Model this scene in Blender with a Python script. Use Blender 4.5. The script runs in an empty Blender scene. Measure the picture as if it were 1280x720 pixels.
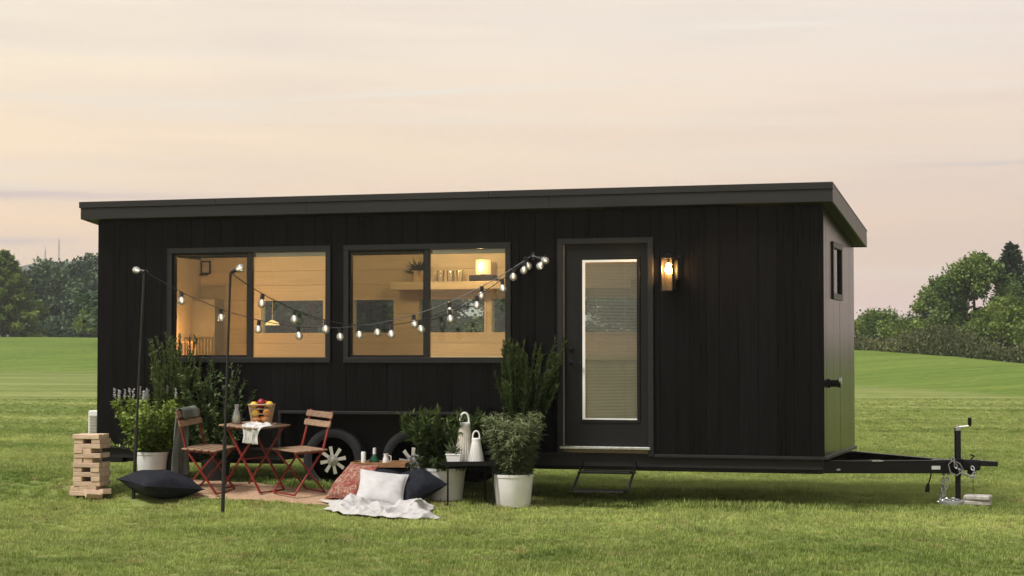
import bpy, math, random
import numpy as np
from mathutils import Vector, Matrix, Quaternion

R = math.radians
SC = bpy.context.scene
COL = SC.collection

# ------------------------------------------------------------------ camera
TH = math.atan(0.312); S_, C_ = math.sin(TH), math.cos(TH)
CAM = (2.596, -18.464, 1.52)
cd = bpy.data.cameras.new('camera'); cam = bpy.data.objects.new('camera', cd); COL.objects.link(cam)
cam.location = CAM
cam.rotation_euler = (math.pi/2 + math.atan(83/2370.), 0, TH)
cd.sensor_width = 36; cd.lens = 2370/1280*36; cd.clip_start = .1; cd.clip_end = 30000
SC.camera = cam

# ------------------------------------------------------------------ sky, sun, exposure
SUN_DIR = Vector((-.38, -.44, .81)).normalized()          # towards the light
SUN_EL = math.asin(SUN_DIR.z); SUN_AZ = math.atan2(SUN_DIR.x, SUN_DIR.y)
W = bpy.data.worlds.new('World'); SC.world = W; W.use_nodes = True
nt = W.node_tree; N = nt.nodes; Lk = nt.links; N.clear()
def wn(t, **k):
    n = N.new(t)
    for a, b in k.items(): setattr(n, a, b)
    return n
def wmath(op, a, b=None, c=None, clamp=False):
    n = wn('ShaderNodeMath', operation=op, use_clamp=clamp)
    for i, v in enumerate((a, b, c)):
        if v is None: continue
        if isinstance(v, (int, float)): n.inputs[i].default_value = v
        else: Lk.new(v, n.inputs[i])
    return n.outputs[0]
def wmix(f, a, b, blend='MIX'):
    n = wn('ShaderNodeMix', data_type='RGBA', blend_type=blend)
    for s, v in ((n.inputs[0], f), (n.inputs[6], a), (n.inputs[7], b)):
        if isinstance(v, (int, float)): s.default_value = v
        elif isinstance(v, tuple): s.default_value = (*v, 1)
        else: Lk.new(v, s)
    return n.outputs[2]
tc = wn('ShaderNodeTexCoord'); sep = wn('ShaderNodeSeparateXYZ'); Lk.new(tc.outputs['Generated'], sep.inputs[0])
sky = wn('ShaderNodeTexSky', sky_type='NISHITA', sun_disc=False, sun_elevation=SUN_EL, sun_rotation=SUN_AZ)
sky.air_density = 1.6; sky.dust_density = 4.0
skyc = wmix(1.0, sky.outputs[0], (.11, .105, .10), 'MULTIPLY')
el = wmath('MAXIMUM', sep.outputs[2], 0.0)
ramp = wn('ShaderNodeValToRGB'); Lk.new(wmath('POWER', el, 0.5), ramp.inputs[0])
cr = ramp.color_ramp; cr.interpolation = 'EASE'
stops = [(0.0, (1.04, .70, .60)), (.14, (1.10, .755, .59)), (.24, (1.11, .82, .565)), (.33, (1.10, .90, .68)), (.42, (1.07, .955, .815)), (.62, (.70, .68, .655)), (1.0, (.45, .475, .53))]
while len(cr.elements) < len(stops): cr.elements.new(.5)
for e, (p, col) in zip(cr.elements, stops): e.position = p; e.color = (*col, 1)
# warmer and brighter toward the sunset at the left
hx = wmath('ADD', wmath('MULTIPLY', sep.outputs[0], -C_), wmath('MULTIPLY', sep.outputs[1], -S_))      # + is camera left
warm = wmix(wmath('MULTIPLY_ADD', hx, 1.7, .45, clamp=True), (.93, .90, .94), (1.07, 1.03, .93))
veil = wmix(1.0, ramp.outputs[0], warm, 'MULTIPLY')
# thin high cloud streaks
mp = wn('ShaderNodeMapping'); Lk.new(tc.outputs['Generated'], mp.inputs[0])
mp.inputs['Rotation'].default_value = (0, R(3), 0); mp.inputs['Scale'].default_value = (3.0, 3.0, 34)
no = wn('ShaderNodeTexNoise'); Lk.new(mp.outputs[0], no.inputs[0]); no.inputs['Scale'].default_value = 1.5; no.inputs['Detail'].default_value = 6; no.inputs['Roughness'].default_value = .52
cl = wn('ShaderNodeValToRGB'); Lk.new(no.outputs[0], cl.inputs[0]); cl.color_ramp.elements[0].position = .40; cl.color_ramp.elements[1].position = .70
veil = wmix(wmath('MULTIPLY', cl.outputs[0], .30), veil, (.70, .58, .58))
mp2 = wn('ShaderNodeMapping'); Lk.new(tc.outputs['Generated'], mp2.inputs[0]); mp2.inputs['Location'].default_value = (4, 1, 7)
mp2.inputs['Rotation'].default_value = (0, R(-4), 0); mp2.inputs['Scale'].default_value = (2.2, 2.2, 60)
no2 = wn('ShaderNodeTexNoise'); Lk.new(mp2.outputs[0], no2.inputs[0]); no2.inputs['Scale'].default_value = 1.8; no2.inputs['Detail'].default_value = 5
cl2 = wn('ShaderNodeValToRGB'); Lk.new(no2.outputs[0], cl2.inputs[0]); cl2.color_ramp.elements[0].position = .52; cl2.color_ramp.elements[1].position = .78
veil = wmix(wmath('MULTIPLY', cl2.outputs[0], .55), veil, (1.0, .92, .80))
nz = wn('ShaderNodeTexNoise'); mp3 = wn('ShaderNodeMapping'); Lk.new(tc.outputs['Generated'], mp3.inputs[0]); mp3.inputs['Scale'].default_value = (14, 14, 90)
Lk.new(mp3.outputs[0], nz.inputs[0]); nz.inputs['Scale'].default_value = 2.0; nz.inputs['Detail'].default_value = 5
def wdot(v):
    n = wn('ShaderNodeVectorMath', operation='DOT_PRODUCT'); Lk.new(tc.outputs['Generated'], n.inputs[0]); n.inputs[1].default_value = v; return n.outputs['Value']
def streak(veil, n, m, half, width, amount, col):
    """one long thin cloud lying along a great circle"""
    n = Vector(n); m = Vector(m); side = n.cross(m)
    d = wmath('ADD', wdot(n), wmath('MULTIPLY_ADD', nz.outputs[0], width*1.6, -width*.8))
    a = wmath('POWER', 2.718, wmath('MULTIPLY', wmath('POWER', wmath('ABSOLUTE', wmath('DIVIDE', d, width)), 2.0), -1.0))
    f = wmath('SUBTRACT', 1.0, wmath('DIVIDE', wmath('ABSOLUTE', wdot(side)), half), clamp=True)
    front = wmath('GREATER_THAN', wdot(m), 0.0)
    f = wmath('MULTIPLY', wmath('MULTIPLY', wmath('POWER', f, .6), a), front)
    return wmix(wmath('MULTIPLY', f, amount), veil, col)
veil = streak(veil, (.00854, .14886, -.98882), (-.33018, .93382, .13773), .16, .0016, .75, (1.02, .93, .80))
veil = streak(veil, (-.04023, .07083, -.99668), (-.55821, .82571, .08121), .17, .0026, .85, (.70, .56, .57))
veil = streak(veil, (-.01444, .05918, -.99814), (-.55806, .82783, .05716), .075, .0022, .8, (.66, .56, .60))
veil = streak(veil, (-.02662, .16848, -.98534), (-.16441, .97153, .17056), .045, .0016, .7, (1.05, .96, .85))
veil = streak(veil, (-.00472, .09742, -.99523), (-.04741, .9941, .09753), .07, .0012, .5, (.70, .60, .58))
full = wmix(.90, skyc, veil)
bg = wn('ShaderNodeBackground'); Lk.new(full, bg.inputs[0]); bg.inputs[1].default_value = 1.0
wo = wn('ShaderNodeOutputWorld'); Lk.new(bg.outputs[0], wo.inputs[0])

sd = bpy.data.lights.new('sun', 'SUN'); sd.energy = 4.1; sd.angle = R(18); sd.color = (1, .965, .92)
so = bpy.data.objects.new('sun', sd); COL.objects.link(so); so.rotation_euler = SUN_DIR.to_track_quat('Z', 'Y').to_euler()
SC.view_settings.view_transform = 'Standard'; SC.view_settings.look = 'None'; SC.view_settings.gamma = 1; SC.view_settings.exposure = 0
SC.view_settings.use_curve_mapping = False
SC.render.engine = 'CYCLES'
SC.cycles.use_denoising = True
SC.cycles.max_bounces = 8; SC.cycles.transparent_max_bounces = 24; SC.cycles.volume_bounces = 0
SC.cycles.sample_clamp_indirect = 4

# ------------------------------------------------------------------ helpers
def node_mat(name):
    m = bpy.data.materials.new(name); m.use_nodes = True
    return m, m.node_tree, m.node_tree.nodes['Principled BSDF']
def lin(h):
    h = h.lstrip('#'); v = [int(h[i:i+2], 16)/255 for i in (0, 2, 4)]
    return tuple(x/12.92 if x <= .04045 else ((x+.055)/1.055)**2.4 for x in v)
def P(name, col, rough=.6, spec=.5, metal=0., var=.12, scale=8., stretch=(1, 1, 1), bump=0., bscale=None, objrand=0., trans=0., coord='Object', dark=None, detail=6):
    """principled material with noise colour variation, optional bump and per-object variation"""
    m, t, b = node_mat(name); L = t.links; nn = t.nodes
    b.inputs['Roughness'].default_value = rough; b.inputs['Metallic'].default_value = metal
    b.inputs['Specular IOR Level'].default_value = spec; b.inputs['Transmission Weight'].default_value = trans
    co = nn.new('ShaderNodeTexCoord') if coord == 'Object' else nn.new('ShaderNodeNewGeometry')
    mp = nn.new('ShaderNodeMapping'); mp.inputs['Scale'].default_value = stretch
    L.new(co.outputs['Object' if coord == 'Object' else 'Position'], mp.inputs[0])
    no = nn.new('ShaderNodeTexNoise'); no.inputs['Scale'].default_value = scale; no.inputs['Detail'].default_value = detail
    L.new(mp.outputs[0], no.inputs[0])
    mx = nn.new('ShaderNodeMix'); mx.data_type = 'RGBA'
    d = dark or tuple(c*(1-var*2) for c in col)
    mx.inputs[6].default_value = (*d, 1); mx.inputs[7].default_value = (*[c*(1+var) for c in col], 1)
    rp = nn.new('ShaderNodeMapRange'); rp.inputs[1].default_value = .3; rp.inputs[2].default_value = .68
    L.new(no.outputs[0], rp.inputs[0]); L.new(rp.outputs[0], mx.inputs[0])
    out = mx.outputs[2]
    if objrand:
        oi = nn.new('ShaderNodeObjectInfo'); mr = nn.new('ShaderNodeMapRange'); mr.inputs[3].default_value = 1-objrand; mr.inputs[4].default_value = 1+objrand
        L.new(oi.outputs['Random'], mr.inputs[0])
        mm = nn.new('ShaderNodeVectorMath'); mm.operation = 'SCALE'; L.new(out, mm.inputs[0]); L.new(mr.outputs[0], mm.inputs['Scale']); out = mm.outputs[0]
    L.new(out, b.inputs['Base Color'])
    if bump:
        n2 = nn.new('ShaderNodeTexNoise'); n2.inputs['Scale'].default_value = bscale or scale*2; n2.inputs['Detail'].default_value = 5; L.new(mp.outputs[0], n2.inputs[0])
        bp = nn.new('ShaderNodeBump'); bp.inputs['Strength'].default_value = bump; bp.inputs['Distance'].default_value = .01
        L.new(n2.outputs[0], bp.inputs['Height']); L.new(bp.outputs[0], b.inputs['Normal'])
    return m
def emit(name, col, st):
    m, t, b = node_mat(name); b.inputs['Base Color'].default_value = (*col, 1)
    b.inputs['Emission Color'].default_value = (*col, 1); b.inputs['Emission Strength'].default_value = st
    return m
def mixmat(name, build):
    m = bpy.data.materials.new(name); m.use_nodes = True; t = m.node_tree; t.nodes.clear()
    o = t.nodes.new('ShaderNodeOutputMaterial'); t.links.new(build(t), o.inputs[0]); return m
def glassy(name, tint=(.93, .95, .94), rough=0., refl=1.45, body=None, bodyfac=0.):
    def f(t):
        nn = t.nodes; L = t.links
        tr = nn.new('ShaderNodeBsdfTransparent'); tr.inputs[0].default_value = (*tint, 1)
        gl = nn.new('ShaderNodeBsdfGlossy'); gl.inputs['Roughness'].default_value = rough
        fr = nn.new('ShaderNodeFresnel'); fr.inputs[0].default_value = refl
        base = tr.outputs[0]
        if body:
            df = nn.new('ShaderNodeBsdfDiffuse'); df.inputs[0].default_value = (*body, 1)
            m0 = nn.new('ShaderNodeMixShader'); m0.inputs[0].default_value = bodyfac; L.new(base, m0.inputs[1]); L.new(df.outputs[0], m0.inputs[2]); base = m0.outputs[0]
        mx = nn.new('ShaderNodeMixShader'); L.new(fr.outputs[0], mx.inputs[0]); L.new(base, mx.inputs[1]); L.new(gl.outputs[0], mx.inputs[2])
        return mx.outputs[0]
    return mixmat(name, f)
def leafmat(name, a, b, rough=.5, trl=.35, attr='tone', atype='GEOMETRY', c=None):
    """leaf material: tone attribute picks between two greens, part of the light passes through"""
    def f(t):
        nn = t.nodes; L = t.links
        at = nn.new('ShaderNodeAttribute'); at.attribute_name = attr; at.attribute_type = atype
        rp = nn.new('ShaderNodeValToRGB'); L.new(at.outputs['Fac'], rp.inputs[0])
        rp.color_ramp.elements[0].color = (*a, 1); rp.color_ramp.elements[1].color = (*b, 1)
        if c:
            e = rp.color_ramp.elements.new(.5); e.color = (*c, 1)
        pb = nn.new('ShaderNodeBsdfPrincipled'); pb.inputs['Roughness'].default_value = rough; pb.inputs['Specular IOR Level'].default_value = .3
        L.new(rp.outputs[0], pb.inputs['Base Color'])
        tl = nn.new('ShaderNodeBsdfTranslucent'); L.new(rp.outputs[0], tl.inputs[0])
        mx = nn.new('ShaderNodeMixShader'); mx.inputs[0].default_value = trl; L.new(pb.outputs[0], mx.inputs[1]); L.new(tl.outputs[0], mx.inputs[2])
        return mx.outputs[0]
    return mixmat(name, f)

class MB:
    """collects shapes; build() links them as one mesh object"""
    def __init__(s): s.v = []; s.f = []
    def add(s, vs, fs):
        o = len(s.v); s.v += [tuple(map(float, v)) for v in vs]; s.f += [tuple(i+o for i in f) for f in fs]; return s
    def box(s, x0, x1, y0, y1, z0, z1, ch=0.):
        if ch <= 0:
            vs = [(x, y, z) for z in (z0, z1) for y in (y0, y1) for x in (x0, x1)]
            return s.add(vs, [(0, 2, 3, 1), (4, 5, 7, 6), (0, 1, 5, 4), (2, 6, 7, 3), (0, 4, 6, 2), (1, 3, 7, 5)])
        cx, cy, cz = (x0+x1)/2, (y0+y1)/2, (z0+z1)/2; h = ((x1-x0)/2, (y1-y0)/2, (z1-z0)/2); ch = min(ch, .45*min(2*a for a in h))
        vs = []; idx = {}
        for sx in (-1, 1):
            for sy in (-1, 1):
                for sz in (-1, 1):
                    for ax in range(3):
                        sg = (sx, sy, sz); p = [sg[k]*(h[k] if k == ax else h[k]-ch) for k in range(3)]
                        idx[(sx, sy, sz, ax)] = len(vs); vs.append((cx+p[0], cy+p[1], cz+p[2]))
        fs = []
        for ax in range(3):
            b, c = [k for k in range(3) if k != ax]
            for sg in (-1, 1):
                q = []
                for sb, sc in ((-1, -1), (1, -1), (1, 1), (-1, 1)):
                    k = [0, 0, 0]; k[ax] = sg; k[b] = sb; k[c] = sc; q.append(idx[(*k, ax)])
                fs.append(tuple(q))
        for ax in range(3):
            b, c = [k for k in range(3) if k != ax]
            for sb in (-1, 1):
                for sc in (-1, 1):
                    def g(sa, face):
                        k = [0, 0, 0]; k[ax] = sa; k[b] = sb; k[c] = sc; return idx[(*k, face)]
                    fs.append((g(-1, b), g(1, b), g(1, c), g(-1, c)))
        for sx in (-1, 1):
            for sy in (-1, 1):
                for sz in (-1, 1): fs.append(tuple(idx[(sx, sy, sz, a)] for a in range(3)))
        return s.add(vs, fs)
    def bar(s, a, b, w, h, up=(0, 0, 1)):
        a, b = Vector(a), Vector(b); d = (b-a).normalized(); u = Vector(up)
        if abs(d.dot(u)) > .99: u = Vector((1, 0, 0))
        x = d.cross(u).normalized(); y = x.cross(d).normalized()
        vs = []
        for p in (a, b):
            for i, j in ((-1, -1), (1, -1), (1, 1), (-1, 1)): vs.append(p + x*(i*w/2) + y*(j*h/2))
        return s.add(vs, [(0, 3, 2, 1), (4, 5, 6, 7), (0, 1, 5, 4), (1, 2, 6, 5), (2, 3, 7, 6), (3, 0, 4, 7)])
    def tube(s, pts, r, n=8, cap=True):
        pts = [Vector(p) for p in pts]; k = len(pts); rs = r if isinstance(r, (list, tuple)) else [r]*k
        vs = []; prev = None
        for i, p in enumerate(pts):
            d = (pts[min(i+1, k-1)] - pts[max(i-1, 0)])
            d = d.normalized() if d.length > 1e-9 else Vector((0, 0, 1))
            if prev is None:
                u = Vector((0, 0, 1)) if abs(d.z) < .9 else Vector((1, 0, 0)); x = d.cross(u).normalized()
            else:
                x = (prev - d*prev.dot(d)); x = x.normalized() if x.length > 1e-6 else d.orthogonal().normalized()
            prev = x; y = d.cross(x)
            for j in range(n):
                a = 2*math.pi*j/n; vs.append(p + x*(math.cos(a)*rs[i]) + y*(math.sin(a)*rs[i]))
        fs = [(i*n+j, i*n+(j+1) % n, (i+1)*n+(j+1) % n, (i+1)*n+j) for i in range(k-1) for j in range(n)]
        if cap: fs += [tuple(range(n-1, -1, -1)), tuple((k-1)*n+j for j in range(n))]
        return s.add(vs, fs)
    def lathe(s, prof, c=(0, 0, 0), n=20, axis='z', M=None):
        vs = []
        for (r, z) in prof:
            for j in range(n):
                a = 2*math.pi*j/n; p = Vector((r*math.cos(a), r*math.sin(a), z))
                if axis == 'y': p = Vector((p.x, p.z, -p.y))
                if axis == 'x': p = Vector((p.z, p.x, p.y))
                if M: p = M @ p
                vs.append(p + Vector(c))
        k = len(prof)
        fs = [(i*n+j, i*n+(j+1) % n, (i+1)*n+(j+1) % n, (i+1)*n+j) for i in range(k-1) for j in range(n)]
        if prof[0][0] > 1e-6: fs.append(tuple(range(n-1, -1, -1)))
        if prof[-1][0] > 1e-6: fs.append(tuple((k-1)*n+j for j in range(n)))
        return s.add(vs, fs)
    def ball(s, c, r, n=12, m=8, sc=(1, 1, 1)):
        pr = [(max(1e-4, r*math.sin(math.pi*i/m)), -r*math.cos(math.pi*i/m)) for i in range(m+1)]
        o = len(s.v); s.lathe(pr, (0, 0, 0), n)
        for i in range(o, len(s.v)):
            v = s.v[i]; s.v[i] = (v[0]*sc[0]+c[0], v[1]*sc[1]+c[1], v[2]*sc[2]+c[2])
        return s
    def xf(s, M):
        s.v = [tuple(M @ Vector(v)) for v in s.v]; return s
    def build(s, name, mat, parent=None, smooth=False, loc=None):
        me = bpy.data.meshes.new(name); me.from_pydata(s.v, [], s.f)
        if smooth:
            me.shade_smooth()
            try: me.set_sharp_from_angle(angle=R(42))
            except Exception: pass
        me.materials.append(mat)
        import bmesh
        b = bmesh.new(); b.from_mesh(me); bmesh.ops.recalc_face_normals(b, faces=b.faces); b.to_mesh(me); b.free()
        return link(name, me, parent, loc)
def link(name, me, parent=None, loc=None):
    o = bpy.data.objects.new(name, me); COL.objects.link(o)
    if parent: o.parent = parent
    if loc: o.location = loc
    return o
def tag(o, label=None, cat=None, group=None, kind=None):
    for k, v in (('label', label), ('category', cat), ('group', group), ('kind', kind)):
        if v: o[k] = v
    return o
def thing(name, label, cat, loc=(0, 0, 0), rz=0., group=None):
    o = bpy.data.objects.new(name, None); COL.objects.link(o); o.location = loc; o.rotation_euler = (0, 0, rz); o.empty_display_size = .1
    return tag(o, label, cat, group)
def npmesh(name, V, F, mat, tone=None, parent=None, smooth=False):
    V = np.asarray(V, np.float32); F = np.asarray(F, np.int32); k = F.shape[1]
    me = bpy.data.meshes.new(name); me.vertices.add(len(V)); me.vertices.foreach_set('co', V.ravel())
    me.loops.add(F.size); me.loops.foreach_set('vertex_index', F.ravel())
    me.polygons.add(len(F)); me.polygons.foreach_set('loop_start', np.arange(len(F), dtype=np.int32)*k)
    me.update(calc_edges=True)
    if tone is not None:
        a = me.attributes.new('tone', 'FLOAT', 'POINT'); a.data.foreach_set('value', np.asarray(tone, np.float32))
    if smooth: me.shade_smooth()
    me.materials.append(mat)
    return link(name, me, parent)
def unit(v): return v/np.maximum(np.linalg.norm(v, axis=-1, keepdims=True), 1e-9)
def kites(Pt, D, Nn, Ln, Wd, tone, fold=.15):
    """leaf-shaped quads: base, two sides, tip"""
    D = unit(D); side = unit(np.cross(D, Nn)); up = np.cross(side, D)
    Ln = Ln[:, None]; Wd = Wd[:, None]
    a = Pt; b = Pt + D*Ln*.45 + side*Wd*.5 + up*Ln*fold*.5; t = Pt + D*Ln - up*Ln*fold*.4; d = Pt + D*Ln*.45 - side*Wd*.5 + up*Ln*fold*.5
    V = np.stack([a, b, t, d], 1).reshape(-1, 3); n = len(Pt)
    return V, np.arange(n*4).reshape(n, 4), np.repeat(tone, 4)
def sst(a, b, x):
    t = np.clip((x-a)/(b-a), 0, 1); return t*t*(3-2*t)

# ------------------------------------------------------------------ terrain
def terrain(X, Y):
    X = np.asarray(X, float); Y = np.asarray(Y, float)
    g = .05*np.clip(-2.8-X, 0, 4.4)
    k = sst(-1.6, -.35, Y)*(1-.45*sst(-.1, .6, Y))*(1-sst(3, 14, Y))*(1-sst(9, 22, -X))
    z = g*k
    dx = X-CAM[0]; dy = Y-CAM[1]
    Rr = C_*dx+S_*dy; F = -S_*dx+C_*dy; q = np.clip(Rr/np.maximum(F, 20), -.6, .6)
    d0 = np.interp(q, [-.6, -.27, .18, .27, .6], [170, 163, 92, 67, 55]); d1 = np.interp(q, [-.6, -.27, .18, .27, .6], [240, 230, 150, 110, 95])
    z1 = np.interp(q, [-.6, -.27, .18, .27, .6], [3.9, 3.75, 1.96, .96, .6])
    z = z + z1*sst(d0, d1*1.02, F) - .8*sst(d1*1.05, d1*1.5, F)
    z = z + .02*np.sin(X*.33+1)*np.sin(Y*.27+.4)*sst(6, 14, np.abs(X+4)+np.abs(Y)*.5)
    return z
def tz(x, y): return float(terrain(x, y))
def zone(X, Y):
    dx = X-CAM[0]; dy = Y-CAM[1]; Rr = C_*dx+S_*dy; F = -S_*dx+C_*dy; q = np.clip(Rr/np.maximum(F, 20), -.6, .6)
    d0 = np.interp(q, [-.6, -.27, .18, .27, .6], [170, 163, 92, 67, 55])
    return sst(-3, 3, F-d0)

def grass_color(t, coord_out, base_tint=None):
    """patchy lawn colour from world position, shared by the soil sheet and the blades"""
    nn = t.nodes; L = t.links
    def noise(scale, detail, stretch=(1, 1, 1), rot=0):
        m = nn.new('ShaderNodeMapping'); m.inputs['Scale'].default_value = stretch; m.inputs['Rotation'].default_value = (0, 0, rot); L.new(coord_out, m.inputs[0])
        n = nn.new('ShaderNodeTexNoise'); n.inputs['Scale'].default_value = scale; n.inputs['Detail'].default_value = detail; L.new(m.outputs[0], n.inputs[0]); return n.outputs[0]
    def rng(v, a, b):
        n = nn.new('ShaderNodeMapRange'); n.inputs[1].default_value = a; n.inputs[2].default_value = b; L.new(v, n.inputs[0]); return n.outputs[0]
    def mix(f, a, b):
        n = nn.new('ShaderNodeMix'); n.data_type = 'RGBA'
        for s, v in ((n.inputs[0], f), (n.inputs[6], a), (n.inputs[7], b)):
            if isinstance(v, tuple): s.default_value = (*v, 1)
            elif isinstance(v, float): s.default_value = v
            else: L.new(v, s)
        return n.outputs[2]
    c0 = mix(rng(noise(.9, 5), .32, .68), (.114, .160, .036), (.192, .220, .064))
    c0 = mix(rng(noise(.22, 4, (1, 1, 1)), .46, .76), c0, (.102, .160, .030))
    c0 = mix(rng(noise(1.0, 5, (.035, .26, 1), -TH), .42, .64), c0, (.258, .290, .092))          # mowing bands
    c0 = mix(rng(noise(3.2, 3), .55, .78), c0, (.245, .222, .092))                                # dry thatch
    at = nn.new('ShaderNodeAttribute'); at.attribute_name = 'zone'
    fine = rng(noise(1.7, 8), .30, .70)
    far = mix(rng(noise(.6, 6, (.12, .5, 1), -TH), .35, .65), (.105, .165, .026), (.150, .208, .038))
    res = mix(at.outputs['Fac'], c0, far)
    m2 = nn.new('ShaderNodeMapRange'); m2.inputs[3].default_value = .80; m2.inputs[4].default_value = 1.18; L.new(fine, m2.inputs[0])
    sc = nn.new('ShaderNodeVectorMath'); sc.operation = 'SCALE'; L.new(res, sc.inputs[0]); L.new(m2.outputs[0], sc.inputs['Scale']); return sc.outputs[0]
m_ground, t, b = node_mat('lawn_soil'); ge = t.nodes.new('ShaderNodeNewGeometry')
t.links.new(grass_color(t, ge.outputs['Position']), b.inputs['Base Color']); b.inputs['Roughness'].default_value = 1; b.inputs['Specular IOR Level'].default_value = .1
n2 = t.nodes.new('ShaderNodeTexNoise'); n2.inputs['Scale'].default_value = 9; n2.inputs['Detail'].default_value = 8; t.links.new(ge.outputs['Position'], n2.inputs[0])
bp = t.nodes.new('ShaderNodeBump'); bp.inputs['Strength'].default_value = .6; bp.inputs['Distance'].default_value = .06; t.links.new(n2.outputs[0], bp.inputs['Height']); t.links.new(bp.outputs[0], b.inputs['Normal'])

def axis(lo, hi, step, far, ratio):
    a = list(np.arange(lo, hi+1e-6, step)); d = step; x = lo
    left = []
    while x > -far: d *= ratio; x -= d; left.append(x)
    d = step; x = hi; right = []
    while x < far: d *= ratio; x += d; right.append(x)
    return np.array(left[::-1] + a + right)
xs = axis(-12, 6, .25, 2500, 1.09); ys = axis(-20, 10, .25, 2500, 1.07)
GX, GY = np.meshgrid(xs, ys); GZ = terrain(GX, GY)
nx, ny = len(xs), len(ys); ii = np.arange(nx*ny).reshape(ny, nx)
F_ = np.stack([ii[:-1, :-1], ii[:-1, 1:], ii[1:, 1:], ii[1:, :-1]], -1).reshape(-1, 4)
ground = npmesh('lawn', np.stack([GX, GY, GZ], -1).reshape(-1, 3), F_, m_ground, smooth=True)
za = ground.data.attributes.new('zone', 'FLOAT', 'POINT'); za.data.foreach_set('value', zone(GX, GY).ravel().astype(np.float32))
tag(ground, 'broad mown lawn rolling away behind the black tiny house', 'lawn', kind='structure')

# distant ridge with masts
m_hill = P('hill_forest', (.035, .055, .030), .9, .1, scale=.004, var=.3, coord='Position')
hx_, hy_, hz_ = [], [], []
rows = []
for j, (d, hf) in enumerate(((1500, 0), (1750, .55), (2000, 1.), (2250, .6), (2500, 0))):
    row = []
    for i in range(81):
        px = -1500 + i*29
        u = (px-640)/2370.
        prof = 118 + 18*math.sin(px*.006+.4) + 8*math.sin(px*.021) + 3*math.sin(px*.07) - .25*max(0, px-130)
        row.append((CAM[0]+d*(C_*u-S_), CAM[1]+d*(S_*u+C_), -3 + hf*max(14, prof)*.735))
    rows.append(row)
mb = MB(); n_ = 81
mb.add([v for r_ in rows for v in r_], [(j*n_+i, j*n_+i+1, (j+1)*n_+i+1, (j+1)*n_+i) for j in range(4) for i in range(n_-1)])
hill = tag(mb.build('hill', m_hill, smooth=True), 'hazy blue wooded ridge on the far left horizon', 'hill', kind='structure')
m_mast = P('mast_steel', (.25, .24, .24), .6)
for px, hh, lab in ((56, 17, 'shorter thin radio mast on the hazy ridge'), (73, 26, 'taller thin radio mast on the hazy ridge')):
    u = (px-640)/2370.; d = 2000; x, y = CAM[0]+d*(C_*u-S_), CAM[1]+d*(S_*u+C_)
    prof = (118 + 18*math.sin(px*.006+.4) + 8*math.sin(px*.021) + 3*math.sin(px*.07))*.735 - 4
    ms = thing('radio_mast', lab, 'mast', (x, y, prof), group='radio masts on the ridge')
    mm = MB()
    for a in range(3): mm.bar((1.3*math.cos(a*2.1), 1.3*math.sin(a*2.1), 0), (.3*math.cos(a*2.1), .3*math.sin(a*2.1), hh), .35, .35)
    for k in range(6):
        z = hh*k/6; r = 1.3-k/6
        mm.bar((r, 0, z), (-r*.5, r*.85, z+hh/12), .2, .2)
    mm.build('lattice', m_mast, ms); MB().bar((0, 0, hh), (0, 0, hh+3), .25, .25).build('antenna', m_mast, ms)
# ------------------------------------------------------------------ the tiny house on its trailer
rnd = random.Random(5)
def woodmat(name, col, rough, objrand=.2, var=.3, spec=.35, vertical=True, bump=.5):
    st = (9, 9, .35) if vertical else (.35, 9, 9)
    return P(name, col, rough, spec, var=var, scale=6, stretch=st, bump=bump, bscale=14, objrand=objrand, coord='Position')
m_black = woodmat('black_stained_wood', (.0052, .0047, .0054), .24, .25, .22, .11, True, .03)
m_black_lit = woodmat('black_stained_wood_lit', (.020, .018, .017), .22, .3, .3, .26, True, .05)  # same cladding, lighter and glossier: light on the end wall put into the colour
m_trim = P('black_trim_paint', (.018, .0176, .018), .40, .25, var=.1, scale=20)
m_core = P('dark_sheathing', (.012, .012, .012), .8)
m_fascia = P('charcoal_metal', (.024, .0232, .0238), .38, .3, var=.12, scale=3, stretch=(.3, 3, 3))
m_soffit = P('soffit_black', (.015, .015, .014), .6)
m_pine = woodmat('pine_panelling', (.58, .465, .32), .55, .06, .06, .3, False, .1)
m_pinev = woodmat('pine_upright', (.60, .48, .34), .55, .06, .07, .3, True, .2)
m_white = P('white_paint', (.72, .71, .68), .5, var=.04)
m_grey = P('grey_panel', (.34, .32, .28), .6, var=.06)
m_steel = P('black_powdercoat', (.007, .007, .0078), .38, .25, var=.15, scale=15, bump=.1)
m_zinc = P('zinc_plate', (.55, .55, .54), .35, metal=.9, var=.15, scale=30)
m_alu = P('polished_aluminium', (.78, .78, .77), .28, metal=.8, var=.05)
m_rubber = P('tyre_rubber', (.018, .018, .018), .75, .3, scale=30, bump=.3)
m_glass = glassy('window_glass', (.90, .93, .91), refl=1.58)
m_glassd = glassy('door_glass', (.88, .90, .87), refl=1.42)
m_glassb = glassy('back_window_glass', (.86, .95, .92), refl=1.22)
m_screen = mixmat('insect_screen', lambda t: (lambda a, b, m: (setattr(b.inputs[0], 'default_value', (.03, .028, .026, 1)), setattr(m.inputs[0], 'default_value', .30), t.links.new(a.outputs[0], m.inputs[1]), t.links.new(b.outputs[0], m.inputs[2]), m.outputs[0])[-1])(t.nodes.new('ShaderNodeBsdfTransparent'), t.nodes.new('ShaderNodeBsdfDiffuse'), t.nodes.new('ShaderNodeMixShader')))

HL, HW = -7.915, 2.37
ZB, ZT = .53, 3.0
def roof_under(y): return 2.996 - .1075*(y+.2)          # underside of the mono-pitch roof
house = thing('tiny_house', 'black timber tiny house on a trailer with two lit windows and a glazed door', 'tiny house')

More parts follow.
